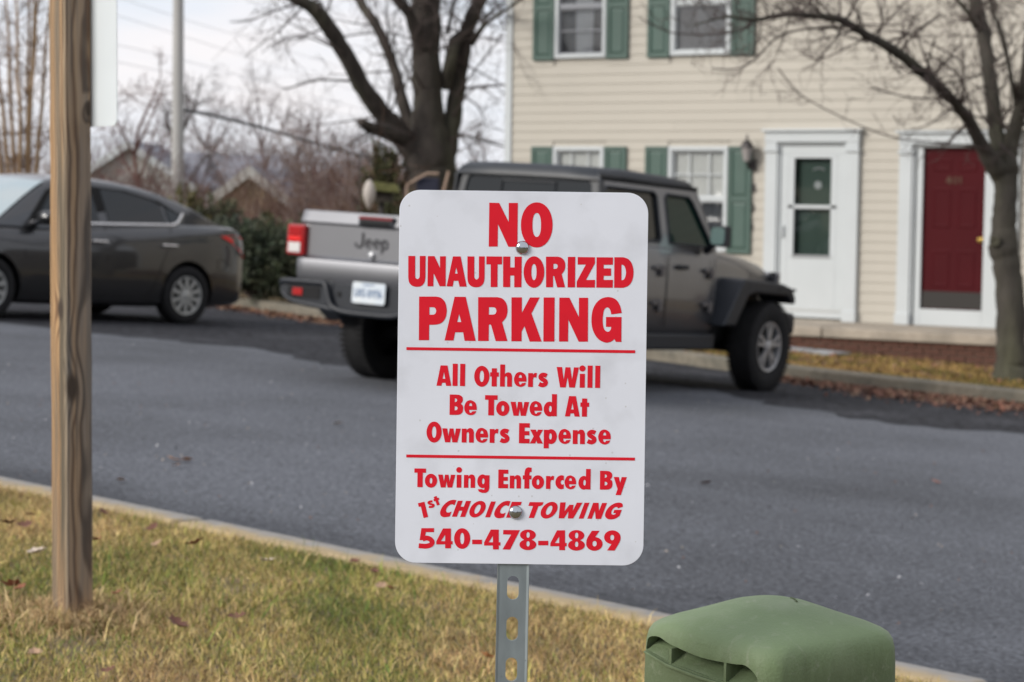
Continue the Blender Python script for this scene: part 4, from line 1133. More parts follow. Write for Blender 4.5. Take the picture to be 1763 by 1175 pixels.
# doors frames with window openings
wR = [(.86, 1.25), (1.68, 1.25), (1.70, 1.28), (1.70, 1.62), (1.66, 1.655), (.93, 1.655), (.86, 1.60)]
wF = [(1.84, 1.245), (2.50, 1.235), (2.55, 1.26), (2.30, 1.60), (2.24, 1.645), (1.88, 1.65), (1.84, 1.62)]
for s in (1, -1):
    side_ = MB()
    side_.solid([dr, wR, wF], lambda u, z, t, s=s: (u, s*(gv(z)-t), z), 0, .035)
    side_.build('door_frame', M['granite'], J, bevel=.004)

for wn, nm in ((wR, 'window_glass'), (wF, 'window_glass')):
    for s in (1, -1):
        MB().solid([wn], lambda u, z, t, s=s: (u, s*(gv(z)-.018-t), z), 0, .005).build('window_glass', M['glass_green'] if wn is wF else M['glass_dark'], J)
# rubber lines round the openings
for wn in (wR, wF):
    for s in (1, -1):
        pts = [(u, s*(gv(z)+.001), z) for u, z in wn]+[(wn[0][0], s*(gv(wn[0][1])+.001), wn[0][1])]
        MB().tube(pts, .012, 6).build('window_seal', M['black_plastic'], J)
# windscreen with its frame
for nm, m_, a, b, t in (('windscreen_frame', M['granite'], 0, 1, .0), ):
    fo = [(-gv(1.205), 1.205), (gv(1.205), 1.205), (gv(zt_), zt_), (-gv(zt_), zt_)]
    fi = [(-gv(1.26)+.07, 1.26), (gv(1.26)-.07, 1.26), (gv(1.66)-.06, 1.66), (-gv(1.66)+.06, 1.66)]
    MB().solid([fo, fi], lambda v, z, t: (gu_f(z)+.004-t, v, z), 0, .04).build('windscreen_frame', M['granite'], J, bevel=.005)
    MB().solid([fi], lambda v, z, t: (gu_f(z)-.015-t, v, z), 0, .005).build('windscreen', M['glass_dark'], J)
# hard top: roof and rear wall with its window
rt_ = MB()
rows = []
for u, z, w in ((.775, 1.70, .70), (.79, 1.765, .675), (.84, 1.80, .64), (1.2, 1.812, .64), (1.9, 1.802, .635), (2.32, 1.785, .625), (2.405, 1.76, .62), (2.43, 1.725, .62)):
    rows.append([(u, w+.022, z-.07 if u > .78 else 1.69), (u, w+.012, z-.03), (u, w-.03, z), (u, w*.5, z+.006), (u, 0, z+.008), (u, -w*.5, z+.006), (u, -w+.03, z), (u, -w-.012, z-.03), (u, -w-.022, z-.07 if u > .78 else 1.69)])
rt_.grid(rows)
rt_.box(.80, 2.40, -.62, .62, 1.69, 1.72)
rto = rt_.build('hardtop', M['hardtop'], J, smooth=True, sharp=50)
MB().box(.784, 2.40, .655, .664, 1.70, 1.735).build('roof_seam', M['seam'], rto); MB().box(.784, 2.40, -.664, -.655, 1.70, 1.735).build('roof_seam', M['seam'], rto)
ro_ = [(-.80+.03, 1.20), (.77, 1.20), (gv(1.72)+.005, 1.72), (-gv(1.72)-.005, 1.72)]
ri_ = [(-.66, 1.33), (.66, 1.33), (.60, 1.66), (.56, 1.70), (-.56, 1.70), (-.60, 1.66)]
MB().solid([ro_, ri_], lambda v, z, t: (gu_r(z)-.012+t, v, z), 0, .04).build('rear_cab_wall', M['hardtop'], J, bevel=.006)
rg = MB().solid([ri_], lambda v, z, t: (gu_r(z)+.004+t, v, z), 0, .005).build('rear_window', M['glass_dark'], J)
sl = [(-.26, 1.36), (.26, 1.36), (.26, 1.66), (-.26, 1.66), (-.26, 1.36)]
MB().tube([(gu_r(z)-.0, v, z) for v, z in sl], .010, 6).build('slider_frame', M['black_plastic'], rg)
for s in (1, -1):
    MB().prism([(.772, s*.772, 1.0), (.772, s*.70, 1.70), (.84, s*.70, 1.70), (.86, s*.772, 1.0)], (0, s*-.02, 0)).build('cab_corner', M['hardtop'], J)
# seats and dark cabin
cb = MB().box(.95, 1.15, -.6, .6, 1.1, 1.5)
for v0 in (-.35, .35):
    cb.box(1.65, 1.80, v0-.22, v0+.22, 1.0, 1.42).box(1.68, 1.76, v0-.11, v0+.11, 1.42, 1.60)
cb.box(.8, 2.6, -.7, .7, 1.0, 1.19)
cb.build('seats', M['dark'], J, bevel=.02)
# door seams, handles, hinges
for s in (1, -1):
    q = .799*s
    for u in (.845, 1.775, 2.56):
        MB().box(u-.005, u+.005, min(q, q+.002*s), max(q, q+.002*s), .56, 1.14).build('door_seam', M['seam'], cabo)
    for u in (.93, 1.93):
        h = MB().box(u-.005, u+.15, min(q, q+.03*s), max(q, q+.03*s), 1.035, 1.075).build('door_handle', M['black_plastic'], cabo, bevel=.01)
    for u in (1.63, 2.47):
        for z in (1.02, .73):
            MB().box(u-.09, u+.03, min(q, q+.022*s), max(q, q+.022*s), z, z+.035).box(u+.0, u+.06, min(q, q+.03*s), max(q, q+.03*s), z-.05, z+.045).build('door_hinge', M['steel_grey'], cabo, bevel=.008)
    # mirror
    mo = MB().box(2.22, 2.31, min(.915*s, 1.075*s), max(.915*s, 1.075*s), 1.245, 1.425).tube([(2.40, .79*s, 1.20), (2.34, .86*s, 1.24), (2.27, .95*s, 1.30)], .035, 8).build('side_mirror', M['black_plastic'], J, bevel=.025, seg=3)
    MB().solid([[(x+.995*s, y+1.337) for x, y in rrect(.125, .145, .035, 4)]], lambda v, z, t: (2.214-t+(abs(v)-1.0)*.10, v, z), 0, .002).build('mirror_glass', M['mirror_glass'], mo)
# bonnet and front body
rows = []
for u, zt, w, zb in ((2.64, 1.235, .70, .80), (2.9, 1.225, .685, .80), (3.4, 1.19, .63, .80), (3.9, 1.125, .57, .80), (4.06, 1.08, .55, .80), (4.10, 1.02, .54, .80)):
    rows.append([(u, w, zb), (u, w, zt-.13), (u, w-.01, zt-.06), (u, w-.06, zt-.015), (u, w*.5, zt+.012), (u, 0, zt+.018), (u, -w*.5, zt+.012), (u, -w+.06, zt-.015), (u, -w+.01, zt-.06), (u, -w, zt-.13), (u, -w, zb)])
hb = MB().grid(rows)
m_ = len(rows[0])
hb.f.append(tuple(range(5*m_, 6*m_)))
hb.box(2.62, 4.08, -.55, .55, .55, .82)
ho = hb.build('bonnet', M['granite'], J, smooth=True, sharp=40)
for s in (1, -1):
    MB().box(4.02, 4.10, min(.56*s, .60*s), max(.56*s, .60*s), .99, 1.06).build('bonnet_latch', M['black_plastic'], ho, bevel=.008)
gr = MB().box(4.08, 4.15, -.62, .62, .72, 1.06).build('grille', M['granite'], J, bevel=.02)
for k in range(7):
    v0 = -.27+.09*k
    MB().box(4.148, 4.156, v0-.03, v0+.03, .78, 1.01).build('grille_slot', M['seam'], gr, bevel=.004)
for s in (1, -1):
    MB().lathe([(.0, 4.18), (.07, 4.175), (.09, 4.15)], 'x', (0, .46*s, .93), 24).build('headlight', M['clear_lens'], J, smooth=True)
# front flares: flat-topped trapezoid with a swept rear leg
for s in (1, -1):
    oc = [(2.56, .575), (2.86, .965), (2.90, .992), (3.62, .965), (3.80, .93), (3.88, .84), (3.87, .78)]
    ic = [(3.80, .80), (3.72, .855), (3.10, .87), (2.98, .84), (2.78, .575)]
    MB().prism([(u, .60*s, z) for u, z in oc+ic], (0, .33*s, 0)).build('front_flare', M['black_plastic'], J, bevel=.022, seg=3)
    MB().prism([(2.60, .60*s, .58), (2.90, .60*s, .97), (3.62, .56*s, .95), (3.62, .56*s, 1.02), (2.66, .66*s, 1.10), (2.62, .70*s, .60)], (0, -.05*s, 0)).build('inner_wing', M['granite'], J)
    MB().box(3.52, 3.85, min(.931*s, .936*s), max(.931*s, .936*s), .90, .925).build('marker_lamp', M['black_plastic'], J)
MB().box(3.93, 4.16, -.80, .80, .50, .70).build('front_bumper', M['black_plastic'], J, bevel=.04, seg=3)
# sills, chassis, axles
for s in (1, -1):
    MB().box(.60, 2.66, min(.70*s, .80*s), max(.70*s, .80*s), .36, .50).build('sill_guard', M['black_plastic'], J, bevel=.02)
und = MB().box(-.2, 4.0, -.45, .45, .36, .72).box(-1.05, .72, -.62, .62, .56, .74).box(.72, 2.62, -.72, .72, .38, .56).box(2.6, 3.95, -.56, .56, .42, .82)
und.tube([(0, -.7, .38), (0, .7, .38)], .06, 8).tube([(3.487, -.7, .38), (3.487, .7, .38)], .06, 8).box(-.18, .18, -.16, .16, .26, .5)
und.build('chassis', M['dark'], J)
MB().tube([(-.4, -.5, .42), (-.8, -.55, .42), (-.98, -.62, .40)], .035, 10).build('exhaust', M['dark_metal'], J, smooth=True)
for u in (0, 3.487):
    for s in (1, -1):
        wheel(J, u, (.80 if u else .755)*s, .400, .235, .225, M['alloy'], 5, .20, s, True)

# ------------------------------------------------------------------ dark sedan, nose towards the camera
SD = thing('parked_sedan', 'dark grey four door sedan parked beside the evergreen hedge, partly behind the wooden post', 'car', M=veh_matrix(-16.41, 18.13, 3.2939))
def lin(u, tab):
    for i in range(len(tab)-1):
        if tab[i][0] <= u <= tab[i+1][0]:
            t = (u-tab[i][0])/(tab[i+1][0]-tab[i][0])
            t = t
            return [a+(b-a)*t for a, b in zip(tab[i][1:], tab[i+1][1:])]
    return list(tab[0][1:] if u < tab[0][0] else tab[-1][1:])
ST = [(-.97, .50, .40, .60), (-.95, .62, .32, .78), (-.92, .70, .27, .94), (-.85, .765, .235, 1.035), (-.72, .81, .215, 1.075), (-.4, .85, .20, 1.085), (0, .868, .19, 1.075), (.6, .872, .175, 1.04), (1.3, .875, .17, 1.0), (2.0, .872, .17, .975), (2.4, .866, .175, .985), (2.8, .85, .18, .955), (3.15, .81, .20, .87), (3.4, .72, .22, .76), (3.52, .60, .25, .66), (3.58, .45, .30, .55)]
rows = []
us = [-.97, -.95, -.92, -.85, -.72, -.55, -.4, -.2, 0, .2, .4, .6, .9, 1.3, 1.7, 2.0, 2.2, 2.4, 2.6, 2.8, 3.0, 3.15, 3.3, 3.4, 3.52, 3.58]
for u in us:
    w, zb, zt = lin(u, ST)
    hgt = zt-zb
    half = [(w*.86, zb), (w*.965, zb+.05*hgt), (w*.995, zb+.20*hgt), (w, zb+.42*hgt), (w*.992, zb+.62*hgt), (w*.985, zb+.76*hgt), (w*.955, zb+.88*hgt), (w*.915, zt-.02), (w*.86, zt), (w*.45, zt+.025)]
    rows.append([(u, v, z) for v, z in half]+[(u, 0, zt+.032)]+[(u, -v, z) for v, z in reversed(half)])
bd = MB().grid(rows, closed=True)
m_ = len(rows[0])
bd.f.append(tuple(range(m_))); bd.f.append(tuple(range((len(rows)-1)*m_, len(rows)*m_)))
so_ = bd.build('body', M['sedan_paint'], SD, smooth=True, sharp=55)
cut(so_, [cyl_y(0, .33, .365, -1.2, 1.2), cyl_y(2.56, .33, .365, -1.2, 1.2)])
so_.data.polygons.foreach_set('use_smooth', [True]*len(so_.data.polygons)); so_.data.set_sharp_from_angle(angle=rad(50))
TOP = [(-.70, 1.085), (-.55, 1.115), (-.38, 1.185), (-.15, 1.275), (.09, 1.35), (.35, 1.415), (.58, 1.452), (.85, 1.48), (1.13, 1.494), (1.40, 1.492), (1.60, 1.475), (1.74, 1.445), (1.90, 1.365), (2.10, 1.245), (2.30, 1.115), (2.48, .995)]
def ztop(u): return lin(u, TOP)[0]
def sv_(z, u):
    k = 1.0
    if u < .4: k = 1-.16*((.4-u)/1.1)**1.5
    return (.795-(z-1.0)*.47)*k
rows = []
for u, zt in TOP:
    zb = lin(u, ST)[2]-.03
    zz = max(zt, zb+.005)
    h = zz-zb
    half = [(sv_(zb, u), zb), (sv_(zb+h*.5, u), zb+h*.5), (sv_(zb+h*.86, u), zb+h*.86), (sv_(zb+h*.86, u)-.035, zb+h*.96), (sv_(zz, u)-.09, zz), (.30, zz+.012)]
    rows.append([(u, v, z) for v, z in half]+[(u, 0, zz+.018)]+[(u, -v, z) for v, z in reversed(half)])
MB().grid(rows).build('roof', M['sedan_paint'], SD, smooth=True, sharp=60)
def sidepiece(name, pts, m_, parent=SD, off=.006, t=.008):
    o = None
    for s in (1, -1):
        o = MB().solid([pts], lambda u, z, tt, s=s: (u, s*(sv_(z, u)+off-tt), z), 0, t).build(name, m_, parent)
    return o
sidepiece('side_trim', [(2.12, 1.005), (1.80, 1.335), (1.66, 1.395), (1.3, 1.42), (.75, 1.40), (.30, 1.315), (.02, 1.185), (.16, 1.075), (1.1, 1.03)], M['seam'], off=.004)
sidepiece('window_glass', [(2.00, 1.02), (1.74, 1.325), (1.62, 1.375), (1.22, 1.395), (1.18, 1.035)], M['glass_dark'], off=.008)
sidepiece('window_glass', [(1.06, 1.042), (1.09, 1.392), (.80, 1.382), (.40, 1.31), (.30, 1.255), (.27, 1.075)], M['glass_dark'], off=.008)
sidepiece('window_glass', [(.22, 1.085), (.24, 1.25), (.06, 1.185), (.13, 1.09)], M['glass_dark'], off=.008)
for s in (1, -1):
    MB().tube([(2.08, s*(sv_(1.0, 2.08)+.012), 1.003), (1.5, s*(sv_(1.015, 1.5)+.012), 1.018), (1.0, s*(sv_(1.03, 1)+.012), 1.035), (.18, s*(sv_(1.07, .18)+.012), 1.068), (.10, s*(sv_(1.10, .1)+.012), 1.10), (.0, s*(sv_(1.195, 0)+.012), 1.195)], .017, 8).build('chrome_strip', M['chrome'], SD, smooth=True)
def toppatch(u0, u1, inset, m_, name):
    rows = []
    for k in range(9):
        u = u0+(u1-u0)*k/8
        z = ztop(u)
        w = sv_(z, u)-.09-inset
        rows.append([(u, v*w, z+.008+.018*(1-abs(v))) for v in (-1, -.8, -.45, 0, .45, .8, 1)])
    return MB().grid(rows).build(name, m_, SD, smooth=True)
toppatch(1.78, 2.44, -.07, M['windshield'], 'windscreen')
toppatch(-.48, .28, 0., M['glass_dark'], 'rear_window')
# lamps, handles, seams, mirrors
def bodyside(u, z):
    w, zb, zt = lin(u, ST); f = (z-zb)/(zt-zb)
    tab = [(0, .86), (.05, .965), (.2, .995), (.42, 1), (.62, .992), (.76, .985), (.88, .955), (.98, .915)]
    return w*lin(f, tab)[0]
for s in (1, -1):
    pts = [(-.46, .985), (-.70, 1.005), (-.86, .985), (-.925, .91), (-.93, .77), (-.86, .75), (-.78, .83), (-.62, .925)]
    MB().solid([pts], lambda u, z, t, s=s: (u-.012*(1 if u < -.9 else 0), s*(bodyside(u, z)+.016-t), z), 0, .05).build('tail_light', M['red_bright'], SD, bevel=.004)
    for u in (.30, 1.24):
        MB().box(u-.10, u+.10, min(s*.868, s*.902), max(s*.868, s*.902), .835, .862).build('door_handle', M['chrome'], SD, bevel=.01, seg=3)
    for pl_ in ([(1.13, 1.0), (1.12, .7), (1.10, .30), (1.2, .26)], [(.24, 1.05), (.28, .86), (.40, .60), (.50, .36), (.60, .29)], [(2.14, .97), (2.16, .7), (2.10, .30)], [(.5, .285), (1.3, .275), (2.15, .28)], [(-.42, .62), (-.55, .62), (-.55, .72), (-.42, .72), (-.42, .62)]):
        MB().tube([(u, s*(bodyside(u, z)+.0005), z) for u, z in pl_], .0045, 4).build('door_seam', M['seam'], SD)
    mo = MB().lathe([(.0, -.09), (.055, -.085), (.075, -.03), (.07, .05), (.045, .09), (0, .095)], 'y', (1.99, s*.94, 1.06), 14).build('side_mirror', M['sedan_paint'], SD, smooth=True)
    MB().tube([(2.0, s*.80, 1.0), (2.0, s*.90, 1.03)], .03, 8).build('mirror_arm', M['black_plastic'], mo)
    MB().solid([[(3.05, .80), (3.35, .70), (3.44, .66), (3.40, .60), (3.2, .66)]], lambda u, z, t, s=s: (u, s*(bodyside(u, z)+.012-t), z), 0, .04).build('headlight', M['clear_lens'], SD)
MB().box(-.6, 3.3, -.62, .62, .19, .50).box(-.45, .45, -.62, .62, .5, .72).box(2.11, 3.01, -.62, .62, .5, .72).build('underbody', M['dark'], SD)
MB().box(-.985, -.95, -.26, .26, .66, .78).build('number_plate', M['plate'], SD)
for u in (0, 2.56):
    for s in (1, -1):
        wheel(SD, u, .765*s, .318, .205, .212, M['hub'], 10, 0, s)
# ------------------------------------------------------------------ bare trees
M['bark'] = mat('dark_bark', (.048, .040, .034), .95, var=.35, vscale=9, bump=1., bscale=28, stretch=(1, 1, .25), col2=(.060, .060, .038), c2s=1.2)
M['bark_grey'] = mat('grey_bark', (.050, .044, .036), .95, var=.3, vscale=10, bump=1., bscale=30, stretch=(1, 1, .25), col2=(.062, .060, .038), c2s=1.5)
M['twig'] = mat('twig', (.070, .052, .046), .95)
M['twig_pale'] = mat('pale_twig', (.24, .185, .16), .95)
M['twig_brown'] = mat('brown_twig', (.17, .105, .07), .95)
M['twig_red'] = mat('reddish_twig', (.14, .075, .065), .95)
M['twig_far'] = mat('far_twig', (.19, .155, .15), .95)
M['stem_tan'] = mat('tan_stem', (.27, .18, .10), .95)

def rv(s=1.): return Vector((random.gauss(0, s), random.gauss(0, s), random.gauss(0, s)))
def grow(mb, p, d, ln, r, depth, bend=.25, up=.12, kids=4, n=4, shrink=.62, minr=.0035, sides=(6, 4, 3), bud=None):
    """a branch with its side branches; returns nothing, adds tubes"""
    pts = [p.copy()]; rs = [r]
    d = d.normalized()
    for k in range(n):
        d = (d + rv(bend*.45) + Vector((0, 0, up))*.5).normalized()
        pts.append(pts[-1]+d*(ln/n)); rs.append(max(r*(1-.75*(k+1)/n), minr*.6))
    mb.tube(pts, rs, sides[0] if r > .03 else (sides[1] if r > .012 else sides[2]), cap=False)
    if depth <= 0:
        return
    for k in range(kids):
        t = random.uniform(.25, 1.)*n
        i = min(int(t), n-1); q = pts[i].lerp(pts[i+1], t-i)
        dd = (pts[i+1]-pts[i]).normalized()
        a = (dd*random.uniform(.4, .9)+rv(.55)).normalized()
        grow(mb, q, a, ln*shrink*random.uniform(.6, 1.1), max(rs[i]*.55, minr), depth-1, bend, up, max(2, kids-1) if depth > 1 else kids, 3, shrink, minr, sides)

def limb(mb, spec, k=5, n=10, wob=.0):
    """a traced limb: (px, py, depth, radius) list"""
    P = [at(a, b, c) for a, b, c, _ in spec]
    R_ = [Vector((s[3], 0, 0)) for s in spec]
    C = catmull(P, k); RR = [v.x for v in catmull(R_, k)]
    if wob: C = [c+rv(wob*r) for c, r in zip(C, RR)]
    mb.tube(C, [r*(1+random.uniform(-.05, .07)) for r in RR], n)
    return C, RR
def fringe(mb, C, RR, num, ln, depth=2, kids=4, minr=.004, updir=.1, t0=.1, rk=.35, bias=None):
    for _ in range(num):
        t = random.uniform(t0, 1)*(len(C)-2)
        i = int(t)
        d = (C[i+1]-C[i]).normalized()
        a = (d*.5+rv(.7)+Vector((0, 0, .2))).normalized()
        if bias is not None: a = (a+bias).normalized()
        grow(mb, C[i].copy(), a, ln*random.uniform(.5, 1.2), max(min(RR[i]*rk, .018), minr), depth, .3, updir, kids, 4, .6, minr)

# big multi-limbed tree behind the cars
T = thing('shade_tree', 'big dark multi-limbed bare tree rising behind the pickup, left of the house', 'tree')
D0 = 31.5
base = at(745, 300, D0)
T.location = (base.x, base.y, g(base.x, base.y))
tinv = Matrix.Translation(-T.location)
mb = MB(); LB = []
def tr(spec, **kw):
    c, r = limb(mb, spec, **kw); LB.append((c, r)); return c, r
gz = T.location.z
P_ = [(742, 560, D0, 0.454), (742, 420, D0, 0.389), (742, 330, D0, 0.356), (740, 270, D0, 0.356), (737, 200, D0, 0.238), (735, 120, D0, 0.216), (734, 40, D0, 0.216), (733, -60, D0, 0.184), (728, -260, D0, 0.130), (735, -500, D0, 0.065)]
tr(P_, n=14, wob=.05)
tr([(735, 300, D0, 0.238), (708, 255, D0-.1, 0.184), (680, 222, D0-.3, 0.157), (655, 192, D0-.5, 0.135), (622, 146, D0-.8, 0.124), (592, 88, D0-1.1, 0.113), (560, 38, D0-1.4, 0.108), (532, 10, D0-1.6, 0.092), (498, -8, D0-1.8, 0.076), (440, -60, D0-2, 0.054), (380, -160, D0-2.2, 0.032)], wob=.06)
tr([(690, 238, D0-.3, 0.119), (665, 228, D0-.6, 0.108), (640, 221, D0-.9, 0.081), (620, 210, D0-1.1, 0.059)])
tr([(722, 270, D0+.2, 0.140), (706, 221, D0+.4, 0.103), (690, 165, D0+.5, 0.084), (677, 112, D0+.7, 0.078), (652, 52, D0+.8, 0.073), (620, 2, D0+1, 0.067), (590, -60, D0+1.2, 0.054), (540, -200, D0+1.4, 0.032)], wob=.06)
tr([(733, 110, D0, 0.130), (706, 28, D0-.4, 0.081), (682, -5, D0-.6, 0.076), (640, -90, D0-.9, 0.054), (610, -220, D0-1.2, 0.032)], wob=.06)
tr([(752, 300, D0+.1, 0.259), (764, 272, D0+.1, 0.184), (776, 225, D0+.1, 0.135), (786, 165, D0+.2, 0.119), (796, 100, D0+.3, 0.113), (806, 50, D0+.4, 0.113), (826, -5, D0+.5, 0.103), (850, -90, D0+.7, 0.076), (900, -260, D0+1, 0.043)], wob=.06)
tr([(768, 150, D0+.1, 0.097), (775, 105, D0-.1, 0.092), (784, 70, D0+.1, 0.092), (800, 60, D0+.3, 0.086)], wob=.04)
tr([(812, 74, D0+.3, 0.054), (836, 42, D0-.7, 0.030), (870, 18, D0-1.9, 0.024), (905, -8, D0-2.8, 0.019), (960, -60, D0-3.6, 0.011)])
tr([(770, 60, D0, 0.032), (778, 20, D0, 0.027), (790, -40, D0, 0.019)])
twigs = MB()
for c, r in LB: fringe(twigs, c, r, 17 if len(c) > 20 else 5, 1.25, 2, 4, .0045, .02, t0=.25)
for sp in ([(601, 140, 30.5, .02), (565, 138, 30.2, .014), (536, 140, 29.9, .014), (505, 150, 29.7, .012), (484, 154, 29.5, .006)],
           [(520, 5, 29.8, .02), (470, 20, 29.5, .012), (430, 36, 29.3, .010), (395, 38, 29.1, .006)],
           [(590, 90, 30.3, .018), (545, 70, 29.9, .010), (500, 62, 29.7, .008), (450, 92, 29.5, .005)],
           [(780, 200, 31.5, .02), (820, 150, 31.1, .010), (860, 175, 30.9, .008)], [(785, 165, 31.6, .02), (830, 105, 31.2, .011), (868, 60, 30.9, .007)],
           [(772, 240, 31.4, .018), (812, 235, 31.1, .010), (865, 252, 30.9, .007)]):
    c, r = limb(twigs, sp, 4, 5); fringe(twigs, c, r, 9, .55, 1, 3, .0035, .0)
def shift(mb, M_): mb.v = [tuple(M_ @ Vector(v)) for v in mb.v]; return mb
shift(mb, tinv).build('trunk', M['bark'], T, smooth=True, sharp=60)
shift(twigs, tinv).build('crown', M['twig'], T, clean=False)

# street tree in the front yard
T = thing('yard_tree', 'grey barked bare tree in the front yard before the red door', 'tree')
D1 = 22.3
b = at(1740, 640, D1)
T.location = b
tinv = Matrix.Translation(-T.location)
mb = MB(); LB = []
tr([(1742, 668, D1, .225), (1741, 640, D1, .185), (1741, 600, D1, .155), (1740, 520, D1, .150), (1734, 460, D1, .145), (1727, 418, D1, .148), (1730, 370, D1, .122), (1732, 320, D1, .122), (1730, 285, D1, .135), (1728, 262, D1, .12)], n=14, wob=.05)
tr([(1728, 300, D1, .13), (1708, 280, D1-.1, .10), (1691, 252, D1-.2, .075), (1662, 198, D1-.5, .058), (1627, 160, D1-.8, .052), (1589, 126, D1-1.1, .052), (1538, 86, D1-1.4, .046), (1490, 60, D1-1.7, .042), (1446, 34, D1-2, .036), (1402, 28, D1-2.2, .030), (1361, 25, D1-2.4, .025), (1300, 34, D1-2.6, .019), (1250, 30, D1-2.8, .012), (1190, 45, D1-3, .006)], wob=.05)
tr([(1728, 300, D1, .12), (1718, 262, D1, .088), (1713, 204, D1+.1, .078), (1702, 119, D1+.2, .072), (1691, 51, D1+.3, .072), (1675, -10, D1+.4, .066), (1650, -110, D1+.5, .05), (1620, -300, D1+.6, .02)], wob=.05)
tr([(1728, 290, D1, .12), (1742, 240, D1, .085), (1756, 187, D1-.1, .07), (1768, 120, D1-.2, .065), (1778, 30, D1-.3, .055), (1800, -120, D1-.4, .03)], wob=.05)
tr([(1752, 185, D1-.1, .035), (1742, 140, D1-.3, .026), (1730, 80, D1-.4, .022), (1715, 34, D1-.5, .02), (1700, -20, D1-.6, .015), (1690, -100, D1-.7, .008)])
tr([(1688, 55, D1+.3, .035), (1665, 20, D1, .022), (1640, -10, D1-.2, .018), (1600, -60, D1-.4, .01)])
twigs = MB()
for (c, r), nn in zip(LB[1:], (86, 30, 18, 18, 12)): fringe(twigs, c, r, nn, .62, 2, 4, .0035, .10, t0=.22)
for sp in ([(1700, 258, D1-.3, .016), (1668, 252, D1-.5, .010), (1600, 245, D1-.8, .008), (1531, 235, D1-1, .008), (1453, 204, D1-1.2, .007), (1378, 163, D1-1.4, .006), (1340, 118, D1-1.5, .008)],
           [(1460, 45, D1-1.9, .014), (1420, 48, D1-2, .012), (1382, 51, D1-2.1, .010), (1337, 65, D1-2.2, .010), (1300, 102, D1-2.3, .009), (1268, 119, D1-2.4, .008), (1225, 118, D1-2.5, .006)],
           [(1540, 86, D1-1.4, .014), (1490, 70, D1-1.3, .008), (1440, 92, D1-1.2, .008), (1404, 102, D1-1.1, .009), (1375, 90, D1-1, .005)],
           [(1640, 175, D1-.7, .012), (1660, 120, D1-.6, .010), (1630, 90, D1-.6, .009), (1560, 60, D1-.6, .007), (1490, 45, D1-.5, .005)],
           [(1680, 230, D1-.3, .012), (1665, 160, D1-.4, .010), (1640, 120, D1-.4, .010), (1590, 90, D1-.5, .006)],
           [(1300, 34, D1-2.6, .014), (1270, 55, D1-2.7, .010), (1210, 60, D1-2.8, .008), (1150, 55, D1-2.9, .006), (1100, 30, D1-3, .005)],
           [(1640, 165, D1-.7, .012), (1600, 170, D1-1, .009), (1550, 165, D1-1.3, .008), (1500, 150, D1-1.5, .005)],
           [(1690, 250, D1-.2, .012), (1640, 190, D1-.6, .009), (1600, 215, D1-.8, .007), (1560, 225, D1-1, .005)]):
    c, r = limb(twigs, sp, 4, 5); fringe(twigs, c, r, 13, .33, 1, 4, .0032, .05)
# a pruned knot
kp = at(1713, 416, D1-.13)
shift(mb, tinv).build('trunk', M['bark_grey'], T, smooth=True, sharp=60)
kn = MB().lathe([(.055, .0), (.06, -.03), (.042, -.045), (.030, -.038), (.0, -.036)], 'y', (0, 0, 0), 14).build('knot', M['bark_grey'], T, smooth=True)
kn.location = kp-T.location; kn.rotation_euler = (0, 0, PS-.2)
shift(twigs, tinv).build('crown', M['twig'], T, clean=False)

def bare_tree(label, px, D, htop, spread, tw, n1=9, cat='tree', group=None, ytop=None, name='bare_tree', lean=0, fan=.5, r0=None, kids=5, depth=3, minr=.012):
    b = at(px, 330, D); z = g(b.x, b.y)
    t = thing(name, label, cat, (b.x, b.y, z), group=group)
    top = at(px, htop, D).z - z
    r0 = r0 or top*.018
    m1 = MB(); m2 = MB()
    P = [Vector((0, 0, -.2))]
    for k in range(6): P.append(P[-1]+Vector((random.gauss(lean, .03)*top, random.gauss(0, .03)*top, top*.13)))
    m1.tube(P, [r0*(1-.1*k) for k in range(7)], 7)
    for k in range(n1):
        i = random.randint(2, 6)
        a = 2*math.pi*k/n1+random.random()
        d = Vector((math.cos(a)*fan, math.sin(a)*fan, .75))
        grow(m2, P[i].copy(), d, top*spread*random.uniform(.6, 1.), r0*.45, depth, .22, .10, kids, 4, .58, minr, (5, 3, 3))
    m1.build('trunk', tw, t, smooth=True)
    m2.build('crown', tw, t, clean=False)
    return t
random.seed(21)
bare_tree('dense dark bare tree right of the white panel, left of the utility pole', 222, 70, 128, .42, M['twig_red'], 11, depth=3, minr=.010)
bare_tree('round-headed bare tree directly behind the utility pole', 300, 78, 150, .40, M['twig'], 9, minr=.010)
bare_tree('small bare tree left of the wooden post above the sedan roof', 60, 62, 190, .40, M['twig_red'], 8, minr=.008)
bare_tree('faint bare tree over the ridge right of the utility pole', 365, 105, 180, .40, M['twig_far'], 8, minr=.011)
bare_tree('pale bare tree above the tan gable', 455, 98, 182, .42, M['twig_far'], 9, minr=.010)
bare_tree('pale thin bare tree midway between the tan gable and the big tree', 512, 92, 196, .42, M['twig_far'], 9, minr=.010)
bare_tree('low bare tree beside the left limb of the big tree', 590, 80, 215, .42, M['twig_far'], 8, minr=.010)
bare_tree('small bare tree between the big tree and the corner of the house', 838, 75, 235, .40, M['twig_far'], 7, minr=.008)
random.seed(5)
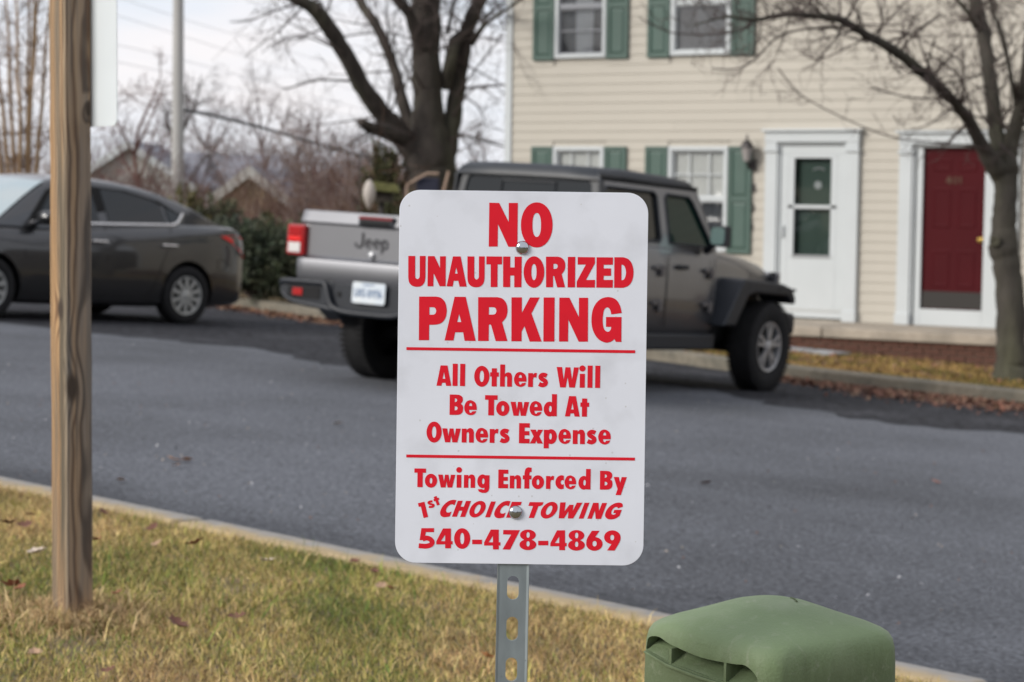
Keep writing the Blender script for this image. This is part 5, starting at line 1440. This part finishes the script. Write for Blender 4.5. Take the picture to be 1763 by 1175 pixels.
# tall slender stems at the left edge
b = at(40, 320, 34); T = thing('clump_tree', 'tall bare tree of many slender tan stems at the far left behind the sedan', 'tree', (b.x, b.y, g(b.x, b.y)))
m1 = MB(); m2 = MB()
for k, (x0, x1, yt) in enumerate(((30, 5, -60), (38, 28, -80), (45, 62, -70), (50, 48, -90), (22, -20, -40), (56, 90, -40), (12, -40, -60), (34, 75, -90))):
    p0 = at(x0, 335, 34)-b; p1 = at((x0*1.3+x1)/2.3, 180, 34+random.uniform(-.6, .6))-b; p2 = at(x1, yt, 34+random.uniform(-1, 1))-b
    p0.z = -.1; 
    p0 = Vector((p0.x*.5, p0.y*.5, 0)); off = Vector((0, 0, b.z-T.location.z))
    C = catmull([p0, p1+off, p2+off], 6); R_ = [.045-.034*i/(len(C)-1) for i in range(len(C))]
    m1.tube([c+rv(.012) for c in C], R_, 6)
    fringe(m2, C, R_, 16, .85, 2, 3, .0055, .12, t0=.2)
m1.build('trunk', M['stem_tan'], T, smooth=True); m2.build('crown', M['twig_brown'], T, clean=False)

# far wood on the skyline, too many stems to count
random.seed(33)
fw_ = MB()
for k in range(95):
    px = random.uniform(130, 720); D = random.uniform(118, 165)
    p = at(px, 330, D); p.z = g(p.x, p.y)
    hh = (at(px, random.uniform(212, 262), D).z-p.z)
    grow(fw_, p, Vector((0, 0, 1)), hh*.75, hh*.022, 2, .10, .25, 8, 5, .50, .018, (4, 3, 3))
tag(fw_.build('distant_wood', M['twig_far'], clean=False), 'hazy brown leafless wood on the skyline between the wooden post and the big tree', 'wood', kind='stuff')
# house numbers
def digits(name, items, k, y, m_, parent):
    for pieces, x0, z0 in items:
        q = MB()
        for i, pc in enumerate(pieces):
            fn = lambda a, b_, c_, i=i: (x0+a*k, y-c_-i*.0004, z0-b_*k)
            if isinstance(pc[0], tuple) and pc[0][0] == 'strip': q.solid([pc[0][1]+pc[0][2][::-1]], fn, 0, .006)
            else: q.solid(pc, fn, 0, .006)
        q.build(name, m_, parent)
four = [[[(p[0]-370, p[1]-1080) for p in c] for c in FOUR(0, 0)[0]]]
zero = [[ell(90, -127, 85, 127), ell(90, -127, 42, 80)]]
one = [[[(20, -200), (70, -252), (110, -252), (110, 0), (60, 0), (60, -180)]]]
digits('house_number', [(four, X(-9.79), Z(1.71)), (zero, X(-9.70), Z(1.71)), (one, X(-9.63), Z(1.71))], .00035, .027, M['dull_brass'], rd)
digits('house_number', [(four, lx-.03, Z(1.58)), (zero, lx-.03, Z(1.33)), ([[ell(68, -175, 66, 75), ell(68, -175, 28, 36)], [stroke([(116, -180), (112, -80), (60, 0)], 38)]], lx-.03, Z(1.08))], .00042, -.02, M['dark_metal'], house)

# ------------------------------------------------------------------ leafless thicket and evergreens behind the cars
def thicket(label, px, D, w, ytop, m_, n, lean=0., name='bare_shrub', arch=.0):
    n = int(n*1.5); w *= 1.15
    b = at(px, 350, D); z = g(b.x, b.y)
    t = thing(name, label, 'shrub', (b.x, b.y, z), group='leafless shrubs behind the cars')
    top = at(px, ytop, D).z - z
    mb = MB()
    for k in range(n):
        o = side*random.uniform(-w, w)+Vector((0, random.gauss(0, .5), 0))
        d = Vector((random.gauss(0, .16), random.gauss(0, .16), 1))
        grow(mb, o, d, top*random.uniform(.55, 1.05), random.uniform(.009, .016), 2, .2+arch, .05-arch*.6, 4, 4, .45, .0042, (4, 3, 3))
    mb.build('stems', m_, t, clean=False)
random.seed(9)
thicket('reddish bare shrub just right of the wooden post above the sedan', 190, 38, 1.0, 305, M['twig_red'], 44)
thicket('reddish brown bare shrub at the foot of the utility pole', 290, 40, 1.2, 305, M['twig_red'], 60)
thicket('brown bare shrub in front of the grey roof', 350, 42, 1.0, 325, M['twig_brown'], 50)
thicket('tan brown bare shrub in front of the tan gable', 440, 36, 1.0, 338, M['twig_pale'], 26)
thicket('tall orange-brown bare shrub right of the tan gable', 505, 40, .8, 268, M['twig_brown'], 56)
thicket('purplish bare shrub above the tailgate', 560, 38, .9, 258, M['twig_red'], 66)
thicket('pale arching bare shrub left of the big trunk', 640, 33, .9, 232, M['twig_pale'], 46, arch=.16)
thicket('low bare shrub behind the bird feeder', 610, 36, .7, 268, M['twig_red'], 50)
thicket('bare shrub at the left edge behind the sedan windscreen', 20, 40, 1.4, 230, M['twig_brown'], 60)
thicket('bare shrub hidden low beside the big trunk', 690, 31, .6, 285, M['twig_brown'], 30)
for k, (px, yt) in enumerate(((120, 262), (240, 325), (395, 338))):
    thicket(('dim bare shrub behind the wooden post', 'dim bare shrub low in front of the grey roof', 'dim bare shrub left of the tan gable')[k], px, 44, 1.3, yt, M['twig_red'], 44)

def tinted(name, verts, faces_n, faces, cols, m_, parent=None):
    """mesh from numpy arrays with a colour per vertex"""
    me = bpy.data.meshes.new(name)
    nv = len(verts)
    me.vertices.add(nv); me.vertices.foreach_set('co', verts.astype(np.float32).ravel())
    nf = len(faces_n)
    me.loops.add(len(faces)); me.loops.foreach_set('vertex_index', faces.astype(np.int32))
    me.polygons.add(nf)
    st = np.concatenate([[0], np.cumsum(faces_n)[:-1]]).astype(np.int32)
    me.polygons.foreach_set('loop_start', st)
    me.update(calc_edges=True)
    a = me.color_attributes.new('tint', 'FLOAT_COLOR', 'POINT')
    a.data.foreach_set('color', np.concatenate([cols, np.ones((nv, 1))], 1).astype(np.float32).ravel())
    me.materials.append(m_)
    return link(name, me, parent)
M['leafmat'] = mat('needle', (.05, .08, .05), .8, attr='tint', spec=.25)
M['grassmat'] = mat('grass_blade', (.2, .2, .08), .8, attr='tint', spec=.2)
def quads(C, A, B, col):
    """C centres, A and B half-axes -> quads"""
    n = len(C)
    V_ = np.stack([C-A-B, C+A-B, C+A+B, C-A+B], 1).reshape(-1, 3)
    return V_, np.full(n, 4), np.arange(n*4), np.repeat(col, 4, 0)
def evergreen(label, px, ybase, D, w, h, nst, tone, lean=(0, 0), name='juniper_shrub', upright=.5, per=46):
    h *= 1.22; b = at(px, ybase, D); z = g(b.x, b.y)+.1
    t = thing(name, label, 'shrub', (b.x, b.y, z), group='evergreen shrubs between the two vehicles')
    r = np.random.default_rng(int(px*7+D))
    az = r.uniform(0, 2*np.pi, nst); el = r.uniform(.15, 1.45, nst)*upright+(1-upright)*r.uniform(.0, 1.2, nst)
    ln = r.uniform(.55, 1.0, nst)
    d = np.stack([np.cos(az)*np.cos(el)*w, np.sin(az)*np.cos(el)*w*.8, np.sin(el)*h], 1)*ln[:, None]
    tt = r.uniform(.35, 1.0, (nst, per))
    P = d[:, None, :]*tt[..., None]
    P[..., 2] += .10*h*np.sin(tt*np.pi)
    P = P + r.normal(0, .035, P.shape)*(1.15-tt[..., None]*.6)
    P = P.reshape(-1, 3)
    P[:, 2] = np.abs(P[:, 2])
    n = len(P)
    dd = np.repeat(d/np.linalg.norm(d, axis=1)[:, None], per, 0)
    A = dd + r.normal(0, .55, (n, 3)); A /= np.linalg.norm(A, axis=1)[:, None]
    B = np.cross(A, r.normal(0, 1, (n, 3))); B /= np.linalg.norm(B, axis=1)[:, None]
    s = r.uniform(.022, .05, n)[:, None]
    col = np.array(tone)*np.array([1.35, 1.15, 1.0])*r.uniform(.5, 1.5, (n, 1)) + r.uniform(0, .012, (n, 3))
    V_, fn_, f_, c_ = quads(P, A*s, B*s*.28, col)
    tinted('foliage', V_, fn_, f_, c_, M['leafmat'], t)
    mb = MB()
    for k in range(min(nst, 40)):
        v = Vector(d[k]); mb.tube([Vector((0, 0, 0)), v*.5+Vector((0, 0, .05)), v*.95], [.014, .009, .004], 4, cap=False)
    mb.build('stem', M['twig'], t, clean=False)
evergreen('dark green juniper directly right of the sedan tail light', 440, 520, 29.3, 1.0, 1.12, 330, (.034, .050, .034))
evergreen('blue-green juniper between the sedan and the pickup', 400, 500, 31, .8, 1.0, 260, (.050, .072, .062), upright=.8)
evergreen('low dark juniper left of the pickup bumper', 520, 530, 29.0, 1.0, .85, 300, (.036, .050, .032))
evergreen('mid green juniper behind the tail light of the pickup', 490, 500, 31.5, .9, 1.15, 260, (.058, .078, .042))
evergreen('juniper behind the left end of the tailgate', 585, 520, 30.5, 1.1, 1.0, 260, (.040, .052, .034))
evergreen('tall dark evergreen behind the bird feeder beside the big trunk', 655, 480, 31.5, .65, 2.05, 260, (.046, .054, .026), upright=.95)
evergreen('olive evergreen shrub behind the middle of the tailgate', 690, 500, 30, .8, 1.5, 240, (.040, .048, .026), upright=.9)
evergreen('small yellow-green shrub behind the sedan roof below the utility pole', 318, 470, 33, .8, 1.35, 220, (.070, .075, .035), upright=.9)
evergreen('grey-green shrub left of the junipers above the sedan boot', 372, 470, 33, .8, 1.25, 220, (.060, .074, .050), upright=.9)

# ------------------------------------------------------------------ far houses, pole, wires
M['far_roof'] = mat('far_grey_roof', (.20, .205, .235), .9, var=.12, vscale=1.2)
M['far_wall'] = mat('far_pale_wall', (.42, .42, .40), .8)
M['tan_wall'] = mat('tan_boards', (.36, .265, .17), .85, var=.1, vscale=1)
def house_far(label, px0, px1, yr, ye, D, depth, roofm, wallm, rake=False, hip=.0):
    a = at(px0, ye, D); b = at(px1, ye, D); r = at((px0+px1)/2, yr, D)
    z = g((a.x+b.x)/2, (a.y+b.y)/2)
    t = thing('far_house', label, 'house', (a.x, a.y, z), PS)
    Lw = (b-a).length; he = a.z-z; hr = r.z-z
    MB().box(.3, Lw-.3, .4, depth-.4, 0, he+.05).build('wall', wallm, t)
    m_ = MB()
    m_.add([(0, 0, he), (Lw, 0, he), (Lw-hip, depth/2, hr), (hip*.6, depth/2, hr), (0, depth, he), (Lw, depth, he), (0, 0, he-.15), (Lw, 0, he-.15), (Lw, depth, he-.15), (0, depth, he-.15)],
           [(0, 1, 2, 3), (3, 2, 5, 4), (0, 3, 4), (1, 5, 2), (0, 6, 7, 1), (4, 5, 8, 9), (0, 4, 9, 6), (1, 7, 8, 5), (6, 9, 8, 7)])
    m_.build('roof', roofm, t)
    MB().box(hip*.6, Lw-hip, depth/2-.1, depth/2+.1, hr-.04, hr+.07).build('ridge_vent', mat('ridge_pale', (.5, .5, .52), .7), t)
    for k in range(3):
        w = MB().box(Lw*(.2+.28*k), Lw*(.2+.28*k)+1.1, .36, .41, he*.35, he*.75).build('window', M['white'], t)
        MB().box(Lw*(.2+.28*k)+.08, Lw*(.2+.28*k)+1.02, .345, .37, he*.35+.08, he*.75-.08).build('pane', M['glass_dark'], w)
    return t
house_far('long single storey house with a grey shingle roof left of the utility pole', 196, 345, 257, 322, 92, 9, M['far_roof'], M['far_wall'], hip=.25)
house_far('grey roofed house seen over the tan gable right of the utility pole', 312, 495, 262, 328, 100, 9, M['far_roof'], M['far_wall'], hip=.8)
# white gabled house beyond, only its rake board shows
def gable_house(label, pxc, pyt, pxl, pxr, pye, D, wallm, rakem, name='far_house', depth=7, ang=0.):
    a = at(pxl, pye, D); b = at(pxr, pye, D); t_ = at(pxc, pyt, D)
    z = g((a.x+b.x)/2, (a.y+b.y)/2)
    t = thing(name, label, 'house', (a.x, a.y, z), PS+ang)
    Lw = (b-a).length; he = a.z-z; hr = t_.z-z; xc = Lw*(pxc-pxl)/(pxr-pxl)
    MB().prism([(.2, 0, 0), (Lw-.2, 0, 0), (Lw-.2, 0, he), (xc, 0, hr-.05), (.2, 0, he)], (0, depth, 0)).build('wall', wallm, t)
    for x0, x1 in ((-.2, xc), (Lw+.2, xc)):
        e = he-.15
        MB().prism([(x0, -.3, e), (x1, -.3, hr), (x1, -.3, hr+.16), (x0, -.3, e+.16)], (0, depth+.6, 0)).build('roof', M['far_roof'], t)
        MB().prism([(x0, -.34, e-.12), (x1, -.34, hr-.12), (x1, -.34, hr+.17), (x0, -.34, e+.17)], (0, .035, 0)).build('rake_board', rakem, t)
    return t
gable_house('white trimmed gable showing right beside the wooden post', 222, 250, 120, 330, 318, 80, M['far_wall'], M['white'])
th_ = gable_house('small tan building with a pitched gable between the sedan and the pickup', 431, 297, 372, 490, 342, 56, M['tan_wall'], M['far_wall'], 'tan_outbuilding', 5)
for k in range(9):
    MB().box(.25+k*.19, .262+k*.19, -.012, .0, .0, 1.4).build('board_joint', M['seam'], th_)
M['pole'] = mat('weathered_pole', (.36, .355, .345), .85, var=.12, vscale=3, stretch=(1, 1, .2))
b = at(306, 345, 52); pz = g(b.x, b.y)
up_ = thing('utility_pole', 'tall pale grey utility pole behind the sedan', 'utility pole', (b.x, b.y, pz))
MB().tube([(0, 0, -.3), (0, 0, 5), (.0, 0, 11.5)], [.175, .135, .105], 14).build('pole', M['pole'], up_, smooth=True)
MB().box(-1.2, 1.2, -.06, .06, 10.6, 10.74).build('crossarm', M['pole'], up_)
MB().tube([(0, 0, 8.0), (.2, -.3, 8.4), (.5, -1.2, 8.6)], .04, 6).build('bracket', M['pole'], up_)
M['wire'] = mat('wire', (.06, .06, .065), .7)
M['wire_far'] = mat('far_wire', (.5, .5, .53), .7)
def wire(label, pts, r, m_=None):
    P = [at(*p) for p in pts]
    o = MB().tube([p for p in catmull(P, 6)], r, 5).build('overhead_wire', m_ or M['wire'])
    tag(o, label, 'wire')
wire('thick dark bundled cable running from the utility pole down to the right', [(308, 188, 52), (380, 202, 55), (470, 225, 60), (560, 252, 66), (700, 290, 76), (860, 330, 90)], .045)
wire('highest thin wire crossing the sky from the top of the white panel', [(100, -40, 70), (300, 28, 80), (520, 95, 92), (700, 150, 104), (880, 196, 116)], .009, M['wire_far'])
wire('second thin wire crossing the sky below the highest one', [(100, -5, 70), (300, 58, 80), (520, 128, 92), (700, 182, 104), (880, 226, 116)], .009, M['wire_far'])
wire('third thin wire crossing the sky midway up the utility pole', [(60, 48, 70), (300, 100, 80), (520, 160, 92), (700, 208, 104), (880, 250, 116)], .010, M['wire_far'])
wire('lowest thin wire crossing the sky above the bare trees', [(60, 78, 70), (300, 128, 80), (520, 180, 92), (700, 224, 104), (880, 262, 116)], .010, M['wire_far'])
wire('short sagging wire between the big tree and the corner of the house', [(770, 225, 50), (830, 243, 54), (885, 258, 58)], .02)

# garden things by the big tree
M['moss'] = mat('mossy_boards', (.125, .125, .045), .95, var=.3, vscale=12)
b = at(656, 400, 27.4); z = g(b.x, b.y)
bf = thing('bird_feeder', 'wooden bird feeder with a mossy green roof on a post above the tailgate', 'bird feeder', (b.x, b.y, z), PS)
h = at(656, 345, 27.4).z-z
MB().tube([(0, 0, -.05), (0, 0, h-.02)], .035, 6).build('post', M['dark_metal'], bf)
MB().box(-.14, .16, -.12, .12, h-.02, h+.0).box(-.12, .14, -.10, .10, h+.0, h+.13).build('feeder_box', M['bark'], bf)
MB().prism([(-.22, -.2, h+.13), (.24, -.2, h+.10), (.20, -.2, h+.20), (-.16, -.2, h+.24)], (0, .4, 0)).build('roof', M['moss'], bf)
b = at(636, 300, 27.0); z = g(b.x, b.y)
sh = thing('hanging_ornament', 'pale oval ornament hanging from a hook left of the bird feeder', 'garden ornament', (b.x, b.y, z), PS)
h = at(636, 335, 27).z-z
MB().tube([(p.x, 0, p.z) for p in catmull([(-.12, 0, 0), (-.12, 0, h+.35), (-.09, 0, h+.50), (-.03, 0, h+.50), (.0, 0, h+.38)], 5)], .008, 6).build('hook', M['dark_metal'], sh)
MB().lathe([(.0, .19), (.045, .15), (.075, .07), (.082, .0), (.065, -.07), (.03, -.15), (.0, -.19)], 'z', (0, 0, h), 16).build('ornament', mat('pale_ornament', (.42, .38, .34), .7), sh, smooth=True)
b = at(735, 330, 26.2); z = g(b.x, b.y)
gc = thing('garden_swing', 'garden seat frame with pale curved rail and dark cushions left of the hardtop', 'garden seat', (b.x, b.y, z), PS)
zt = at(735, 302, 26.2).z-z
MB().tube([(-.24, 0, 0), (-.24, 0, zt-.12), (-.16, 0, zt-.07), (.0, 0, zt+.02), (.14, 0, zt+.02)], .016, 6).tube([(.18, 0, 0), (.20, 0, zt-.2), (.26, 0, zt+.05)], .02, 6).build('frame', mat('pale_wood', (.30, .215, .16), .8), gc, smooth=True)
MB().box(-.13, .15, .03, .12, zt-.45, zt-.03).box(-.2, .18, -.3, .12, zt-.7, zt-.58).build('cushion', mat('navy_cloth', (.02, .022, .04), .9), gc, bevel=.03)

# added wooded rise, unseen behind and beside the camera, for the cars to reflect
rows = []
rr_ = random.Random(4)
for k in range(121):
    a = rad(62+ (298-62)*k/120)          # from the right, behind the camera, to the left
    a = a + PS*0
    R_ = 46+6*math.sin(k*.31)
    hgt = 6.5+1.8*math.sin(k*.53)+1.2*math.sin(k*1.37+1)+rr_.uniform(-.9, .9)
    row = []
    for q, hh in ((-4, 0), (-3.2, .55), (-1.5, .9), (0, 1.0), (2, .85), (5, 0)):
        rr2 = R_+q+rr_.uniform(-.4, .4)
        x = rr2*math.sin(a-PS); y = rr2*math.cos(a-PS)
        row.append((x, y, g(x, y)-.3+hgt*hh*rr_.uniform(.92, 1.06)))
    rows.append(row)
o = MB().grid(rows).build('added_wood', mat('bare_wood', (.085, .072, .058), .95, var=.4, vscale=.9, bump=1, bscale=3))
tag(o, 'unseen brown leafless wood added round the lot for the cars to reflect', 'wood', kind='stuff')

# ------------------------------------------------------------------ grass
def lf(x, y, s=1.):
    return (np.sin(x*2.1*s+1.3)+np.sin(y*2.9*s-.7)+np.sin((x+y)*3.7*s)+np.sin((x-1.7*y)*1.3*s+2)+np.sin(x*7.3*s+y*5.1*s))/5
def grass(name, X_, Y_, zf, h, w, r, pal, parent=None):
    n = len(X_)
    Z_ = zf(X_, Y_)
    a = r.uniform(0, 2*np.pi, n); ln = r.gamma(4., .25, n)*h
    lean = r.normal(0, .75, (n, 2))
    c, s = np.cos(a)*w*r.uniform(.6, 1.3, n), np.sin(a)*w*r.uniform(.6, 1.3, n)
    B0 = np.stack([X_-c, Y_-s, Z_-.004], 1); B1 = np.stack([X_+c, Y_+s, Z_-.004], 1)
    mx_ = X_+lean[:, 0]*ln*.38; my_ = Y_+lean[:, 1]*ln*.38; mz = Z_+ln*.55
    M0 = np.stack([mx_-c*.7, my_-s*.7, mz], 1); M1 = np.stack([mx_+c*.7, my_+s*.7, mz], 1)
    T_ = np.stack([X_+lean[:, 0]*ln*1.05, Y_+lean[:, 1]*ln*1.05, Z_+ln*np.clip(1-.25*np.hypot(lean[:, 0], lean[:, 1]), .25, 1)], 1)
    V_ = np.stack([B0, B1, M0, M1, T_], 1).reshape(-1, 3)
    o = (np.arange(n)*5)[:, None]
    F_ = np.concatenate([o+0, o+1, o+3, o+2, o+2, o+3, o+4], 1).ravel()
    fn_ = np.tile([4, 3], n)
    pal = np.array(pal)
    k = lf(X_, Y_, 1.)*1.1+lf(X_+3, Y_, 3.1)*.5+r.normal(0, .5, n)
    idx = np.clip(((k+1.0)/2.0*len(pal)), 0, len(pal)-1).astype(int)
    col = pal[idx]*r.uniform(.45, 1.35, (n, 1))*(1+.28*lf(X_+9, Y_-3, 2.3))[:, None]*np.array([1.10, 1.05, .88])
    cc = np.repeat(col, 5, 0)
    o_ = tinted(name, V_, fn_, F_, cc, M['grassmat'], parent)
    tag(o_, kind='stuff')
    return o_
gnp = lambda dz: (lambda x, y: G0+GX*x+GY*y+dz)
r = np.random.default_rng(3)
n = 430000
X_ = r.uniform(-8.2, -.6, n); Y_ = r.uniform(2.9, 6.2, n)
lim = 5.27-.14*(X_+1.99)+r.normal(0, .02, n)
# keep what lies in the wedge the photograph could see, and a margin
dx = X_*np.cos(PS)+Y_*np.sin(PS); dy = -X_*np.sin(PS)+Y_*np.cos(PS)
k = (Y_ < lim) & (np.abs(dx/dy) < .36) & (dy > 3.6)
X_, Y_ = X_[k], Y_[k]
bare = lf(X_*1.7, Y_*1.7, 1.4)+.25*r.normal(0, 1, len(X_)) > .70
X_, Y_ = X_[~bare], Y_[~bare]
PAL = [(.15, .20, .055), (.22, .24, .075), (.33, .30, .11), (.46, .37, .17), (.55, .44, .24), (.42, .29, .17)]
gr_ = grass('lawn_grass', X_, Y_, gnp(.10), .019, .0014, r, PAL)
tag(gr_, 'short olive and straw coloured winter grass on the near lawn', 'grass')
n = 22000
X_ = r.uniform(-8.2, -.6, n); Y_ = r.uniform(2.9, 6.2, n); lim = 5.22-.14*(X_+1.99)
dx = X_*np.cos(PS)+Y_*np.sin(PS); dy = -X_*np.sin(PS)+Y_*np.cos(PS)
k = (Y_ < lim) & (np.abs(dx/dy) < .36) & (dy > 3.6) & (lf(X_+4, Y_, 1.6)+r.normal(0, .4, n) > .1)
tag(grass('lawn_tufts', X_[k], Y_[k], gnp(.10), .036, .0014, r, [(.11, .22, .05), (.18, .27, .06), (.30, .30, .09), (.62, .52, .29)]), 'longer green and bleached grass tufts on the near lawn', 'grass')
# dry straw round the foot of the wooden post
n = 5000
a = r.uniform(0, 2*np.pi, n); q = .05+np.abs(r.normal(0, .12, n))
tag(grass('straw_ring', WP.x+np.cos(a)*q, WP.y+np.sin(a)*q, gnp(.10), .034, .0018, r, [(.44, .33, .20), (.55, .43, .28), (.36, .25, .16), (.2, .21, .07)]), 'dry straw round the foot of the wooden post', 'grass')
n = 110000
X_ = r.uniform(-14, -4, n); Y_ = r.uniform(19.7, 24.0, n)
ky = np.interp(X_, [p[0] for p in fk[::-1]], [p[1] for p in fk[::-1]])+.17
k = (Y_ > ky) & ~((X_ < -10.2) & (Y_ > 23.03) & (Y_ < 23.64)) & (lf(X_, Y_, 1.1)+r.normal(0, .3, n) < .55)
tag(grass('yard_grass', X_[k], Y_[k], gnp(.115), .028, .006, r, [(.10, .105, .035), (.19, .155, .055), (.30, .215, .085), (.36, .25, .11), (.25, .16, .085)]), 'thin yellowed grass in front of the porch', 'grass')

# ------------------------------------------------------------------ fallen leaves
M['leaf'] = mat('dead_leaf', (.2, .1, .05), .8, attr='tint')
def litter(name, label, X_, Y_, zf, s0, s1, pal, r):
    n = len(X_)
    C = np.stack([X_, Y_, zf(X_, Y_)+r.uniform(.004, .022, n)], 1)
    A = np.stack([r.normal(0, 1, n), r.normal(0, 1, n), r.normal(0, .35, n)], 1); A /= np.linalg.norm(A, axis=1)[:, None]
    B = np.cross(A, np.stack([r.normal(0, .3, n), r.normal(0, .3, n), np.ones(n)], 1)); B /= np.linalg.norm(B, axis=1)[:, None]
    s = r.uniform(s0, s1, n)[:, None]
    pal = np.array(pal); col = pal[r.integers(0, len(pal), n)]*r.uniform(.6, 1.3, (n, 1))
    V_ = np.stack([C-A*s, C-B*s*.5+A*s*.1, C+A*s, C+B*s*.5+A*s*.1], 1)
    V_[:, 1, 2] += .006; V_[:, 3, 2] += .008
    tag(tinted(name, V_.reshape(-1, 3), np.full(n, 4), np.arange(n*4), np.repeat(col, 4, 0), M['leaf']), label, 'leaves', kind='stuff')
BR = [(.19, .08, .05), (.20, .095, .06), (.11, .05, .035), (.25, .15, .095)]
r = np.random.default_rng(11)
n = 7000
X_ = r.uniform(-9.6, -3.5, n); ky = np.interp(X_, [p[0] for p in fk[::-1]], [p[1] for p in fk[::-1]])
Y_ = ky-np.abs(r.normal(0, .62, n))*np.clip((X_+9.8)/2.2, .15, 1.)-.01
litter('leaf_litter', 'drift of red-brown leaves in the gutter below the front yard', X_, Y_, gnp(0.), .018, .045, BR, r)
n = 2600
X_ = r.uniform(-21, -12.5, n); ky = np.interp(X_, [p[0] for p in fk[::-1]], [p[1] for p in fk[::-1]])
Y_ = ky-np.abs(r.normal(0, .38, n))+.02
litter('leaf_litter', 'brown leaves along the kerb between the sedan and the pickup', X_, Y_, gnp(0.), .02, .05, BR+[(.30, .15, .07)], r)
n = 1500
X_ = r.uniform(-13.5, -5, n); Y_ = 20.3+r.uniform(0, 3.8, n)
litter('leaf_litter', 'scattered brown leaves on the front yard grass', X_, Y_, gnp(.13), .02, .045, BR, r)
n = 900
X_ = r.uniform(-13, -1, n); Y_ = 6.2+r.gamma(1.6, 2.4, n)
litter('leaf_litter', 'sparse leaf specks and pale grit on the asphalt', X_, Y_, gnp(0.), .003, .011, [(.2, .09, .05), (.4, .4, .42), (.5, .5, .52), (.05, .05, .055), (.35, .3, .25)], r)
def leaf(label, px, py, size, col, on='lawn leaves', dz=.128, curl=.35, cat='leaf'):
    size *= 1.15
    d = at(px, py, 1)-CO
    n_ = Vector((-GX, -GY, 1)); p = CO + d*((G0+dz-CO.dot(n_))/d.dot(n_))
    rr = random.Random(int(px*13+py))
    rows = []
    L_ = 8
    for i in range(L_+1):
        t = i/L_
        wv = size*.34*math.sin(math.pi*min(t*1.02, 1))**.7*(1+.35*(-1)**i)
        x = (t-.5)*size
        z = curl*size*(abs(t-.5)*1.6)**2
        rows.append([(x, -wv, z+wv*curl*.9), (x, 0, z), (x, wv, z+wv*curl*.9)])
    o = MB().grid(rows).build('fallen_leaf', col, clean=False)
    o.location = p+Vector((0, 0, .012)); o.rotation_euler = (rr.uniform(-.4, .4), rr.uniform(-.4, .4), rr.uniform(0, 6.2))
    tag(o, label, cat, 'single fallen leaves')
LR = mat('leaf_red_brown', (.24, .085, .05), .8, var=.25, vscale=60); LT = mat('leaf_tan', (.36, .235, .15), .8, var=.2, vscale=60)
LP = mat('leaf_pale', (.55, .46, .38), .8, var=.15, vscale=60); LD = mat('leaf_dark', (.13, .055, .036), .8, var=.2, vscale=60); LO = mat('leaf_orange', (.42, .20, .09), .8, var=.2, vscale=60)
for a in (('dark red leaf on the lawn near the left edge, left one of a pair', 16, 908, .060, LD), ('dark red leaf on the lawn near the left edge, right one of a pair', 42, 912, .050, LD),
          ('tan leaf on the grass nearest the kerb left of the wooden post', 50, 893, .045, LT), ('pale bleached leaf left of the wooden post', 64, 960, .066, LP),
          ('orange-brown leaf touching the right side of the wooden post', 166, 937, .045, LR), ('small brown leaf near the kerb just right of the wooden post', 178, 890, .042, LD),
          ('dark brown curled leaf in mid lawn right of the wooden post', 262, 917, .048, LD), ('tan leaf below the dark curled leaf in mid lawn', 270, 944, .036, LT),
          ('flat brown leaf in mid lawn left of the pale leaf', 335, 943, .060, LR), ('pale pinkish upright leaf on the lawn close to the kerb', 460, 973, .050, LP),
          ('rust coloured leaf at the left edge below the post foot, larger', 17, 1017, .062, LR), ('brown leaf right beside the rust coloured leaf at the left edge', 33, 1022, .042, LR),
          ('small brown leaf right of the post foot', 200, 1030, .034, LR), ('dark curled leaf further right of the post foot', 306, 1085, .062, LD),
          ('tan leaf at the very bottom left of the lawn', 60, 1135, .040, LT), ('small grey-brown leaf at the bottom edge of the lawn', 186, 1165, .034, LD),
          ('brown leaf below the kerb left of the notice, upper one', 612, 975, .042, LD), ('tan leaf under the lower left corner of the notice', 655, 1018, .040, LT),
          ('brown leaf beside the tan leaf under the notice corner', 672, 1021, .034, LR), ('orange leaf left of the foot of the galvanised post', 838, 1140, .045, LO),
          ('brown leaf half hidden in the lawn between the two posts', 408, 1072, .050, LD), ('dark leaf by the kerb left of the notice', 645, 992, .034, LD)):
    leaf(*a)
for a in (('orange-tan leaf on the asphalt behind the wooden post, left one of three', 300, 796, .075, LO), ('orange-tan leaf on the asphalt, right one of three', 322, 797, .065, LO),
          ('small orange leaf below the pair on the asphalt', 303, 806, .045, LO), ('small tan leaf on the asphalt right beside the wooden post', 208, 832, .045, LT),
          ('small brown leaf on the asphalt right of the notice', 1215, 836, .055, LD), ('small rust leaf on the asphalt at the right', 1612, 834, .060, LR), ('white scrap on the asphalt left of the notice', 581, 733, .07, LP)):
    leaf(*a, dz=.0, curl=.2)
